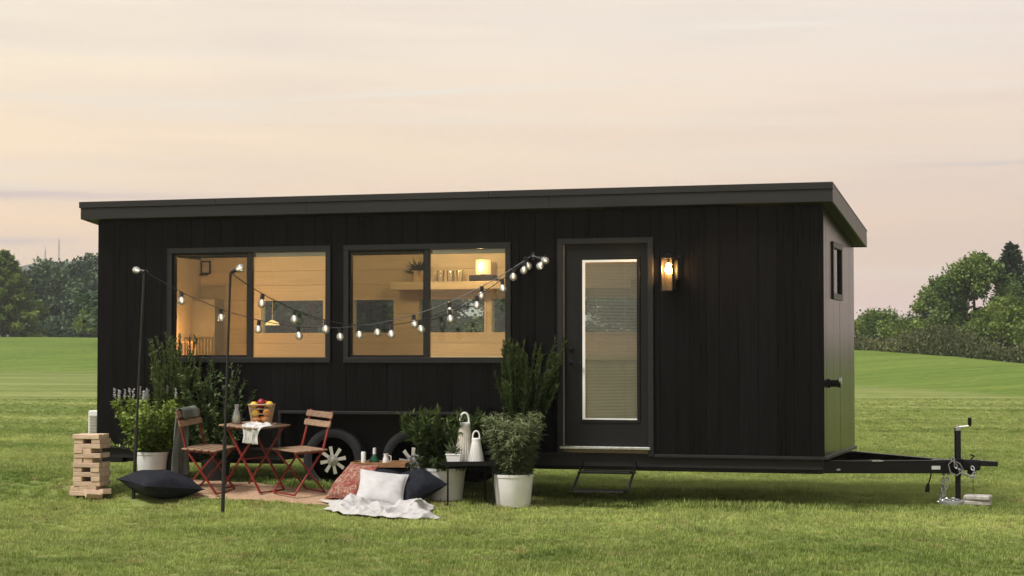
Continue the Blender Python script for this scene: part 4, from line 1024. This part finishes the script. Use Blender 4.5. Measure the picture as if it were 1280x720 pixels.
# mint with pale flower spikes (far left)
m_mint = leafmat('mint_leaf', (.080, .135, .020), (.36, .44, .095), c=(.20, .28, .05))
t = potted('potted_mint', 'bright green flowering mint in a white pot behind the navy cushion', -7.03, -.40, .17, .27)
sl = stems(21, 95, .14, .66, .34, .2, .012, .35); stemmesh(sl, .004, t, m_stem, .24)
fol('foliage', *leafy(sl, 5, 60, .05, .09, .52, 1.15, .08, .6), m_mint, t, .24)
m_flower = leafmat('pale_blossom', (.45, .42, .46), (.70, .68, .70))
g = np.random.default_rng(2); tall = sorted(sl, key=lambda s: -s[-1][2])[:16]; Ps = np.concatenate([s[-1]+np.stack([np.zeros(40), np.zeros(40), g.uniform(-.02, .085, 40)], 1) for s in tall]); D = unit(g.normal(size=(len(Ps), 3))+np.array([0, 0, .3]))
fol('blossoms', *kites(Ps, D, g.normal(size=(len(Ps), 3)), np.full(len(Ps), .020), np.full(len(Ps), .014), g.random(len(Ps))), m_flower, t, .24)
sl = stems(22, 12, .12, .26, .46, .0, .02, .5); fol('side_shoots', *leafy(sl, 6, 26, .04, .075, .5, 1.1), m_mint, t, .24); stemmesh(sl, .003, t, m_stem, .24)
# tall narrow shrub behind it
m_ever = leafmat('evergreen_leaf', (.030, .052, .014), (.16, .205, .060), c=(.075, .110, .028))
t = potted('potted_shrub', 'tall upright evergreen shrub against the wall at far left', -6.90, -.17, .13, .30, m=m_potg)
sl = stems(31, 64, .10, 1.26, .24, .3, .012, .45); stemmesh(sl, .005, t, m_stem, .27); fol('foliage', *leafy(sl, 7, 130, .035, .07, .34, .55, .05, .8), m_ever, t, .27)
# broad shrub under the left window
m_box = leafmat('dull_leaf', (.026, .050, .014), (.135, .185, .055), c=(.062, .098, .026))
t = potted('potted_shrub', 'wide leafy shrub with airy shoots under the left window', -6.40, -.17, .16, .22, m=m_potg)
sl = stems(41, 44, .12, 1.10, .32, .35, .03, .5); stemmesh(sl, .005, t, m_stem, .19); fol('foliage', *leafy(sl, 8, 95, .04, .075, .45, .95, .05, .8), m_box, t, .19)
sl = stems(42, 50, .12, .52, .42, .3, .03, .4); fol('low_foliage', *leafy(sl, 9, 50, .04, .07, .45, 1.0), m_box, t, .19)
# bushy dark green plant in white pot, centre
m_deep = leafmat('deep_green_leaf', (.016, .036, .010), (.110, .150, .040), c=(.045, .075, .018))
t = potted('potted_bush', 'dense dark green bush in a white pot behind the side table', -3.76, -.36, .215, .32)
sl = stems(51, 90, .16, .62, .35, .35, .015, .4); stemmesh(sl, .004, t, m_stem, .29); fol('foliage', *leafy(sl, 10, 120, .06, .12, .20, .65, .02, .8), m_deep, t, .29)
sl = stems(52, 40, .16, .22, .36, .1, .015, .5); fol('low_foliage', *leafy(sl, 11, 80, .06, .11, .2, .7, droop=.3), m_deep, t, .29)
# tall dark juniper left of the door
t = potted('potted_juniper', 'tall dark upright juniper between right window and door', -3.02, -.20, .13, .34, m=m_potg)
sl = [s_+np.stack([s_[:, 2]*.11, s_[:, 2]*0, s_[:, 2]*0], 1) for s_ in stems(61, 80, .08, 1.38, .29, .45, .01, .40)]; stemmesh(sl, .006, t, m_stem, .31); fol('foliage', *leafy(sl, 12, 260, .04, .09, .24, .42, .06, .85), leafmat('juniper_spray', (.014, .030, .010), (.120, .165, .045), c=(.038, .062, .020)), t, .31)
# rosemary-like plant in white pot
m_sage = leafmat('sage_leaf', (.060, .085, .032), (.33, .37, .20), c=(.16, .195, .085))
t = potted('potted_herb', 'grey-green arching herb in a white pot right of the side table', -2.99, -.52, .205, .32)
sl = stems(71, 100, .15, .66, .18, .4, .012, .35); stemmesh(sl, .004, t, m_stem, .29); fol('foliage', *leafy(sl, 13, 110, .06, .12, .17, .8, .05, .7, droop=.55), m_sage, t, .29)
# small white-flowering plant between tray and bush
t = potted('flowering_plant', 'small white flowering plant between tray and white pot', -4.02, -.30, .09, .16, m=m_potg)
sl = stems(81, 24, .05, .32, .13, .3, .01, .4); stemmesh(sl, .003, t, m_stem, .14); fol('foliage', *leafy(sl, 14, 26, .03, .055, .35, .9), m_sage, t, .14)
g = np.random.default_rng(5); Ps = np.concatenate([s[-1]+g.normal(size=(14, 3))*.012 for s in sl]); D = unit(g.normal(size=(len(Ps), 3))+np.array([0, -.3, .4]))
fol('blossoms', *kites(Ps, D, g.normal(size=(len(Ps), 3)), np.full(len(Ps), .024), np.full(len(Ps), .018), g.random(len(Ps))), m_flower, t, .14)

# ------------------------------------------------------------------ poles and festoon lights
m_pole = P('black_pole', (.014, .014, .015), .4, .5)
m_bulb = glassy('bulb_glass', (.95, .95, .95), .05, 1.6, body=(.9, .89, .86), bodyfac=.30)
def pole(label, b, tp):
    t = thing('light_pole', label, 'pole', (b[0], b[1], tz(b[0], b[1])), group='string light poles')
    d = Vector(tp)-Vector((b[0], b[1], tz(b[0], b[1])))
    MB().tube([d*.30, d], .0125, 10).build('upper_tube', m_pole, t, True); MB().tube([(0, 0, -.08), d*.30], .0185, 10).build('lower_tube', m_pole, t, True)
    MB().tube([d*.285, d*.315], .024, 10).build('clamp', m_pole, t, True); MB().tube([d*.995, d+Vector((.02, 0, .012)), d+Vector((.045, 0, -.01))], .008, 6).build('hook', m_pole, t, True)
pole('slim black light pole standing at the navy cushion, left one', (-6.83, -1.17), (-6.705, -1.2, 2.365)); pole('slim black light pole in front of the bistro table, right one', (-5.428, -2.0), (-5.357, -2.0, 2.30))
me_bulb = me_sock = me_fil = None
m_fil = emit('filament_glow', (1, .88, .70), 1.1)
def strand(label, A, B, sag, ts, ends=()):
    global me_bulb, me_sock, me_fil
    A, B = Vector(A), Vector(B); pt = lambda q: A.lerp(B, q)-Vector((0, 0, sag*4*q*(1-q)))
    t = thing('string_light', label, 'string lights', A, group='festoon string lights')
    tail = [B+Vector((.03, -.01, -.01))-A]
    MB().tube([pt(q)-A for q in np.linspace(0, 1, 60)]+tail, .0045, 6).build('cable', m_pole, t, True)
    g = random.Random(int(sag*1000))
    for q in ts:
        p = pt(q)-A
        e = bpy.data.objects.new('bulb', None)
        if me_bulb is None:
            o = MB().lathe([(.014, -.05), (.020, -.058), (.034, -.078), (.039, -.098), (.034, -.119), (.018, -.133), (0, -.138)], (0, 0, 0), 16).build('bulb', m_bulb, t, True); me_bulb = o.data
            k = MB().lathe([(.006, .004), (.019, .0), (.021, -.048), (.016, -.052), (0, -.052)], (0, 0, 0), 12).build('socket', m_pole, o, True); me_sock = k.data
            k = MB().lathe([(.004, -.056), (.009, -.072), (.012, -.095), (.007, -.110), (0, -.113)], (0, 0, 0), 8).build('filament', m_fil, o, True); me_fil = k.data
        else: o = link('bulb', me_bulb, t); link('socket', me_sock, o); link('filament', me_fil, o)
        bpy.data.objects.remove(e)
        o.location = p; o.rotation_euler = (g.uniform(-.18, .18), g.uniform(-.18, .18), 0)
    for p, rx, ry in ends:
        o = link('bulb', me_bulb, t); link('socket', me_sock, o); link('filament', me_fil, o); o.location = Vector(p)-A; o.rotation_euler = (rx, ry, 0)
    return t
strand('string lights running from the left pole to the wall', (-6.681, -1.2, 2.354), (-2.942, -.06, 2.518), .645, (.091, .193, .294, .395, .502, .599, .694, .787, .872, .955), [])
strand('string lights running from the right pole to the wall', (-5.345, -2.0, 2.291), (-2.930, -.06, 2.530), .605, (.098, .2, .3, .412, .514, .61, .713, .806, .894, .975), [((-5.345, -2.0, 2.31), 0, R(-110)), ((-2.874, -.09, 2.50), 0, R(-70)), ((-6.70, -1.2, 2.36), 0, R(100)), ((-2.995, -.09, 2.505), R(20), R(-14)), ((-2.80, -.08, 2.50), R(-10), R(24))])
MB().tube([(-2.93, -.06, 2.53), (-2.88, -.075, 2.50), (-2.80, -.08, 2.505), (-2.78, -.08, 2.53)], .0045, 6).build('cable', m_pole, [o for o in COL.objects if o.name.startswith('string_light')][0]).location = (6.681, 1.2, -2.354)
hk = thing('wall_hook', 'black wall hook holding the string lights between window and door', 'hook', (-2.935, 0, 2.52))
MB().box(-.018, .018, -.012, -.006, -.04, .04, .003).build('plate', m_pole, hk); MB().tube([(0, -.01, .02), (0, -.05, .025), (0, -.065, .01), (0, -.06, -.005)], .005, 6).build('hook_arm', m_pole, hk, True)
# ------------------------------------------------------------------ trees
def branchset(b, pts): 
    for p0, p1, r0, r1 in pts:
        p0, p1 = np.array(p0), np.array(p1); mid = (p0+p1)/2+np.array([0, 0, .08*np.linalg.norm(p1-p0)])
        b.tube([tuple(p0), tuple(mid), tuple(p1)], [r0, (r0+r1)/2, r1], 6)
def crown_leaves(g, cent, rad, per, size, flat=.8, toneb=.0):
    Ps, Ds, Ns, Ts = [], [], [], []
    for c, r in zip(cent, rad):
        n = int(per*(r**1.6)); d = unit(g.normal(size=(n, 3))); rr = r*(g.random((n, 1))**.33)*(1+.18*g.normal(size=(n, 1)))
        p = c+d*rr*np.array([1, 1, flat]); Ps.append(p); Ds.append(unit(d*.5+g.normal(size=(n, 3))*.8)); Ns.append(unit(g.normal(size=(n, 3))*.7+np.array([0, 0, 1])))
        Ts.append(np.clip(.45+toneb+.22*g.normal()+.16*g.normal(size=n), 0, 1))
    Pt, D, Nn, T = map(np.concatenate, (Ps, Ds, Ns, Ts)); n = len(Pt); Ln = size*g.uniform(.6, 1.35, n)
    return kites(Pt, D, Nn, Ln, Ln*.72, T)
def deciduous(name, label, x, y, h, r, seed, m, size=.36, per=330, lobes=26, trunk=.22, spiky=0., group='trees beyond the lawn', toneb=0., bottom=.12):
    g = np.random.default_rng(seed); t = thing(name, label, 'tree', (x, y, tz(x, y)-.05), group=group)
    cent, rad = [], []
    for k in range(lobes):
        f = (k+.5)/lobes; z = bottom+(1-bottom)*f**.9
        prof = math.sin(min(1, max(.05, (z-bottom)/(1-bottom)*.92+.08))*math.pi)**.6
        a = k*2.4+g.normal()*.4; q = r*prof*(.45+.5*math.sqrt(g.random()))
        lr = r*(.26+.20*g.random())*(1-.35*f)
        cent.append(np.array([q*math.cos(a), q*math.sin(a), z*h-lr*.5])); rad.append(lr)
    if spiky:
        for k in range(int(9*spiky)):
            a = g.uniform(0, 6.28); q = r*.75*math.sqrt(g.random()); zb = h*(1-.30*(q/r)-.10*g.random())
            for s_ in range(3): cent.append(np.array([q*math.cos(a), q*math.sin(a), zb-.05*h+s_*.045*h])); rad.append(r*(.16-.045*s_))
    b = MB(); tp = np.array([g.normal()*.04*h, g.normal()*.04*h, h*.55]); b.tube([(0, 0, 0), tuple(tp*.5), tuple(tp), (tp[0], tp[1], h*.85)], [trunk*1.25, trunk*.85, trunk*.55, .04], 8)
    br_ = b.build('trunk', m_bark, t, True); l = MB(); branchset(l, [(tp*g.uniform(.35, 1.), c, trunk*.38, .03) for c in cent[:16]]); l.build('limbs', m_bark, br_)
    V, F, T = crown_leaves(g, cent, rad, per, size, .85, toneb); npmesh('crown', V, F, m, T, t); return t
def conifer(name, label, x, y, h, r, seed, m, group='trees beyond the lawn', n=62, size=.38):
    g = np.random.default_rng(seed); t = thing(name, label, 'tree', (x, y, tz(x, y)-.05), group=group)
    MB().tube([(0, 0, 0), (0, 0, h*.5), (.02, 0, h)], [.2, .12, .015], 8).build('trunk', m_bark, t, True)
    Ps, Ds, Ts = [], [], []; l = MB()
    for k in range(n):
        f = (k/n)**.85; z = h*(.06+.93*f); L_ = r*(1-f)**.8*(.75+.5*g.random())+.15; a = k*2.39996
        d = np.array([math.cos(a), math.sin(a), .12-.25*(1-f)+.35*f]); e = np.array([0, 0, z])+d*L_; l.tube([(0, 0, z), tuple(e)], [.03, .008], 4)
        m_ = int(26+70*L_); q = g.random(m_)**.7; p = np.array([0, 0, z])+d*L_*q[:, None]+g.normal(size=(m_, 3))*np.array([.16, .16, .10])*(.5+L_*.25); Ps.append(p)
        Ds.append(unit(d+g.normal(size=(m_, 3))*.7)); Ts.append(np.clip(.4+.2*g.normal()+.15*g.normal(size=m_), 0, 1))
    l.build('limbs', m_bark, t)
    Pt, D, T = map(np.concatenate, (Ps, Ds, Ts)); n_ = len(Pt); Ln = size*g.uniform(.6, 1.3, n_)
    V, F, T = kites(Pt, D, unit(g.normal(size=(n_, 3))+np.array([0, 0, 1])), Ln, Ln*.45, T); npmesh('crown', V, F, m, T, t); return t
def shrubby(name, label, x, y, h, r, seed, m, size=.30, per=260, group='bushes along the edge of the lawn', lobes=12, toneb=0., sy=1.):
    g = np.random.default_rng(seed); t = thing(name, label, 'bush', (x, y, tz(x, y)-.05), group=group)
    cent, rad = [], []
    for k in range(lobes):
        a = g.uniform(0, 6.28); q = r*.72*math.sqrt(g.random()); lr = r*(.22+.16*g.random()); zz = (h-lr)*(1-.45*(q/r)**2)*g.uniform(.35, 1)
        cent.append(np.array([q*math.cos(a), q*math.sin(a)*sy, zz])); rad.append(lr)
    b = MB(); branchset(b, [((0, 0, 0), c, .05, .012) for c in cent]); b.build('stems', m_bark, t)
    V, F, T = crown_leaves(g, cent, rad, per, size, .9, toneb); npmesh('crown', V, F, m, T, t); return t
mA = leafmat('maple_leaf', (.040, .080, .014), (.230, .310, .060), c=(.110, .175, .032), trl=.25)
mB = leafmat('oak_leaf', (.022, .052, .022), (.115, .180, .075), c=(.054, .098, .040), trl=.2)
mC = leafmat('willow_leaf', (.070, .120, .016), (.290, .360, .070), c=(.160, .225, .038), trl=.3)
mD = leafmat('spruce_needle', (.018, .040, .016), (.085, .125, .048), c=(.042, .072, .026), trl=.15)
mE = leafmat('rough_brush', (.040, .055, .016), (.170, .165, .060), c=(.085, .100, .030), trl=.2)
# left of the house
conifer('larch_tree', 'light green feathery conifer at the far left edge', -127.8, 187.3, 10.6, 5.2, 1, mC, n=80, size=.5)
deciduous('oak_tree', 'dark round tree right behind the far left conifer', -139.8, 211.6, 9.4, 4.6, 2, mB, .5, 200)
deciduous('oak_tree', 'tallest dark round tree left of the house', -136.0, 224.0, 12.4, 6.6, 3, mB, .55, 130)
deciduous('oak_tree', 'dark round tree close to the house\'s left wall', -126.5, 214.5, 11.6, 6.2, 4, mB, .55, 140)
deciduous('oak_tree', 'dark tree filling the gap under the radio masts', -144.5, 226.0, 11.8, 6.0, 5, mB, .55, 140)
shrubby('field_bush', 'low olive bush before the dark trees left of the house', -119.5, 195.0, 4.4, 3.6, 6, mC, .4, 170)
shrubby('field_bush', 'pale green bush just left of the house wall', -115.6, 196.6, 5.6, 2.6, 7, mC, .4, 190)
shrubby('field_bush', 'grey-green bush below the far left conifer', -128.3, 199.0, 4.0, 4.2, 8, mB, .4, 150)
# right of the house
deciduous('maple_tree', 'broad ragged green tree on the right', -8.0, 150.5, 9.6, 4.2, 11, mA, .27, 520, 30, spiky=1.3)
deciduous('maple_tree', 'slimmer green tree leaning left of the broad ragged tree', -11.0, 152.8, 7.6, 2.6, 12, mA, .27, 560, 22, spiky=.5)
conifer('spruce_tree', 'tall pointed dark spruce near the right edge', -5.2, 156.5, 11.2, 3.0, 13, mD, n=84, size=.42)
conifer('spruce_tree', 'shorter dark spruce cut by the right edge', -2.3, 154.5, 10.2, 3.0, 14, mD, n=70, size=.42)
deciduous('willow_tree', 'bright green rounded tree before the spruces', -4.6, 137.0, 5.6, 3.5, 15, mC, .25, 500, 24)
for i, (x, y, h, r, s, m, lab) in enumerate(((-17.6, 150.0, 4.6, 3.0, 21, mC, 'yellow-green bush beside the house\'s right wall'), (-14.4, 146.0, 4.3, 2.6, 22, mA, 'mid green bush second from the house\'s right wall'), (-16.4, 163.0, 5.2, 3.2, 23, mB, 'dark bush behind the yellow-green one'),
        (-12.6, 141.0, 3.4, 2.2, 24, mC, 'small pale bush left of the broad ragged tree'), (-8.2, 140.0, 3.6, 2.6, 25, mA, 'leafy bush at the foot of the broad ragged tree'), (-1.2, 130.0, 4.6, 3.2, 26, mA, 'green bush cut by the right edge'))):
    shrubby('field_bush', lab, x, y, h, r, s, m, .24, 420)
# uncut brush along the crest of the lawn (nobody could count it)
g = np.random.default_rng(77); Pt = []
for k in range(5600):
    q = g.uniform(.08, .38); d = np.interp(q, [.08, .165, .27, .38], [168, 152, 113, 103])+g.uniform(1, 14); hh = g.uniform(.6, 2.1)*(.75+.35*math.sin(q*90))
    c0 = np.array([CAM[0]+d*(C_*q-S_), CAM[1]+d*(S_*q+C_)]); n = 22
    p = np.stack([c0[0]+g.normal(size=n)*.5, c0[1]+g.normal(size=n)*.5, hh*g.random(n)], 1); p[:, 2] += terrain(p[:, 0], p[:, 1]); Pt.append(p)
Pt = np.concatenate(Pt); n = len(Pt); Ln = g.uniform(.12, .30, n); tn = np.clip(.45+.25*np.sin(Pt[:, 0]*1.3+Pt[:, 1]*.4)+.2*g.normal(size=n), 0, 1)
br2 = npmesh('brush', *kites(Pt, unit(g.normal(size=(n, 3))+np.array([0, 0, .9])), g.normal(size=(n, 3)), Ln, Ln*.5, tn)[:2], mE, np.repeat(tn, 4)); tag(br2, 'brownish uncut brush along the crest of the lawn', 'brush', kind='stuff')
# trees behind the house, seen through its windows
src = [o for o in COL.objects if o.name.startswith(('oak_tree', 'maple_tree')) and o.type == 'EMPTY']
labs = ['row tree seen through the leftmost back window', 'row tree seen through the narrow back window', 'row tree seen left through the wide back window', 'row tree seen right through the wide back window', 'row tree seen through the back window by the lamp', 'row tree seen through the door glass', 'row tree hidden mostly behind the right end of the house']
for i, q in enumerate((-.185, -.145, -.11, -.075, -.03, .03, .10)):
    d = np.interp(q, [-.2, .12], [205, 165]); s0 = src[i % len(src)]
    r_ = s0.copy(); COL.objects.link(r_); x, y = CAM[0]+d*(C_*q-S_), CAM[1]+d*(S_*q+C_); r_.location = (x, y, tz(x, y)-.05); r_.rotation_euler = (0, 0, i*1.7); r_.scale = (1.6, 1.6, .92); r_['label'] = labs[i]; r_['group'] = 'row of trees behind the house'
    for chd in list(s0.children):
        k = chd.copy(); COL.objects.link(k); k.parent = r_
        for g2 in chd.children: k2 = g2.copy(); COL.objects.link(k2); k2.parent = k

# ------------------------------------------------------------------ grass blades
def grassmat():
    def f(t):
        nn = t.nodes; L = t.links
        ge = nn.new('ShaderNodeNewGeometry'); col = grass_color(t, ge.outputs['Position'])
        at = nn.new('ShaderNodeAttribute'); at.attribute_name = 'tone'; at.attribute_type = 'INSTANCER'
        mr = nn.new('ShaderNodeMapRange'); mr.inputs[3].default_value = 1.60; mr.inputs[4].default_value = 2.10; L.new(at.outputs['Fac'], mr.inputs[0])
        sc = nn.new('ShaderNodeVectorMath'); sc.operation = 'SCALE'; L.new(col, sc.inputs[0]); L.new(mr.outputs[0], sc.inputs['Scale'])
        pb = nn.new('ShaderNodeBsdfPrincipled'); pb.inputs['Roughness'].default_value = .55; pb.inputs['Specular IOR Level'].default_value = .25; L.new(sc.outputs[0], pb.inputs['Base Color'])
        tl = nn.new('ShaderNodeBsdfTranslucent'); L.new(sc.outputs[0], tl.inputs[0])
        mx = nn.new('ShaderNodeMixShader'); mx.inputs[0].default_value = .4; L.new(pb.outputs[0], mx.inputs[1]); L.new(tl.outputs[0], mx.inputs[2]); return mx.outputs[0]
    return mixmat('grass_blade', f)
m_blade = grassmat()
tufts = bpy.data.collections.new('grass_tufts')
for k in range(5):
    g = np.random.default_rng(100+k); n = 26; a = g.uniform(0, 6.28, n); rr = .045*np.sqrt(g.random(n)); Pt = np.stack([rr*np.cos(a), rr*np.sin(a), np.full(n, -.005)], 1)
    lean = g.uniform(.1, .75, n); a2 = g.uniform(0, 6.28, n); D = np.stack([np.cos(a2)*np.sin(lean), np.sin(a2)*np.sin(lean), np.cos(lean)], 1); Ln = g.uniform(.026, .048, n)
    V, F, T = kites(Pt, D, np.stack([-np.cos(a2), -np.sin(a2), np.full(n, .4)], 1), Ln, np.full(n, .0065), g.random(n), .12)
    o = npmesh('grass_tuft', V, F, m_blade); COL.objects.unlink(o); tufts.objects.link(o)
g = np.random.default_rng(9); PX, PY, PS = [], [], []
for lo, hi, dens, sc_ in ((11.5, 17, 210, 1.0), (17, 23, 190, 1.05), (23, 28, 130, 1.15), (28, 34, 80, 1.2), (34, 42, 44, 1.25), (42, 52, 22, 1.3), (52, 64, 9, 1.3)):
    wd = .30*hi+2.5; n = int((hi-lo)*2*wd*dens); F_d = g.uniform(lo, hi, n); R_d = g.uniform(-wd, wd, n)
    keep = np.abs(R_d) < .30*F_d+2.2; F_d, R_d = F_d[keep], R_d[keep]
    PX.append(CAM[0]+C_*R_d-S_*F_d); PY.append(CAM[1]+S_*R_d+C_*F_d); PS.append(np.full(len(F_d), sc_)*g.uniform(.75, 1.25, len(F_d)))
PX, PY, PS = map(np.concatenate, (PX, PY, PS))
def inpoly(x, y, c):
    s = np.ones(len(x), bool)
    for i in range(4):
        a_, b_ = c[i], c[(i+1) % 4]; s &= ((b_[0]-a_[0])*(y-a_[1])-(b_[1]-a_[1])*(x-a_[0])) > 0
    return s
bare = inpoly(PX, PY, RUG) | inpoly(PX, PY, BL)
for (x, y, r) in ((-7.22, -1.30, .09), (-7.13, -1.22, .10), (-6.55, -1.12, .33), (-7.33, -1.13, .14), (-7.03, -.40, .15), (-3.76, -.36, .18), (-2.99, -.52, .17), (-4.06, -.42, .2), (-4.44, -.3, .25), (1.15, 1.06, .13), (1.385, .985, .12), (-6.9, -.17, .11), (-6.4, -.17, .13), (-2.99, -.2, .14)): bare |= (PX-x)**2+(PY-y)**2 < r*r
shade = (PX > -8.1) & (PX < .3) & (PY > -.05) & (PY < 2.5)
PS = PS*np.where(shade & (PY > .35) & (PY < 2.1), .9, np.where((PX > -8.1) & (PX < .2) & (PY > -.12) & (PY < 2.6), 1.7, 1.0))
PX, PY, PS = PX[~bare], PY[~bare], PS[~bare]
# clumpy growth
PS = PS*(.85+.3*np.clip(np.sin(PX*2.1+np.sin(PY*1.3)*2)*np.sin(PY*2.7+np.sin(PX*.9)*2)+.4, 0, 1.2))
me = bpy.data.meshes.new('lawn_grass'); me.vertices.add(len(PX)); me.vertices.foreach_set('co', np.stack([PX, PY, terrain(PX, PY)], 1).astype(np.float32).ravel())
for nm, val in (('size', PS), ('turn', g.uniform(0, 6.28, len(PX))), ('tone', g.random(len(PX)))):
    a = me.attributes.new(nm, 'FLOAT', 'POINT'); a.data.foreach_set('value', val.astype(np.float32))
lg = link('lawn_grass', me); tag(lg, 'short mown grass blades covering the lawn round the house', 'grass', kind='stuff')
gt = bpy.data.node_groups.new('grass_scatter', 'GeometryNodeTree'); gt.interface.new_socket('Geometry', in_out='INPUT', socket_type='NodeSocketGeometry'); gt.interface.new_socket('Geometry', in_out='OUTPUT', socket_type='NodeSocketGeometry')
gi = gt.nodes.new('NodeGroupInput'); go = gt.nodes.new('NodeGroupOutput'); ip = gt.nodes.new('GeometryNodeInstanceOnPoints'); ci = gt.nodes.new('GeometryNodeCollectionInfo')
ci.inputs[0].default_value = tufts; ci.inputs['Separate Children'].default_value = True; ci.inputs['Reset Children'].default_value = True; ip.inputs['Pick Instance'].default_value = True
def nattr(nm):
    a = gt.nodes.new('GeometryNodeInputNamedAttribute'); a.data_type = 'FLOAT'; a.inputs[0].default_value = nm; return a.outputs[0]
cx = gt.nodes.new('ShaderNodeCombineXYZ'); gt.links.new(nattr('turn'), cx.inputs[2]); rt = gt.nodes.new('FunctionNodeEulerToRotation'); gt.links.new(cx.outputs[0], rt.inputs[0])
gt.links.new(gi.outputs[0], ip.inputs['Points']); gt.links.new(ci.outputs[0], ip.inputs['Instance']); gt.links.new(rt.outputs[0], ip.inputs['Rotation']); gt.links.new(nattr('size'), ip.inputs['Scale']); gt.links.new(ip.outputs[0], go.inputs[0])
md = lg.modifiers.new('scatter', 'NODES'); md.node_group = gt

# ------------------------------------------------------------------ evening haze
hz = MB().box(-3000, 3000, -3000, 3000, -9, 130).build('haze', m_core); hz.data.materials.clear()
mh = bpy.data.materials.new('evening_air'); mh.use_nodes = True; t = mh.node_tree; t.nodes.clear(); o = t.nodes.new('ShaderNodeOutputMaterial'); pv = t.nodes.new('ShaderNodeVolumePrincipled')
pv.inputs['Color'].default_value = (.95, .97, 1, 1); pv.inputs['Density'].default_value = .00028; pv.inputs['Anisotropy'].default_value = .1; t.links.new(pv.outputs[0], o.inputs['Volume'])
hz.data.materials.append(mh); tag(hz, 'thin pale evening haze over the far fields', 'haze', kind='stuff')
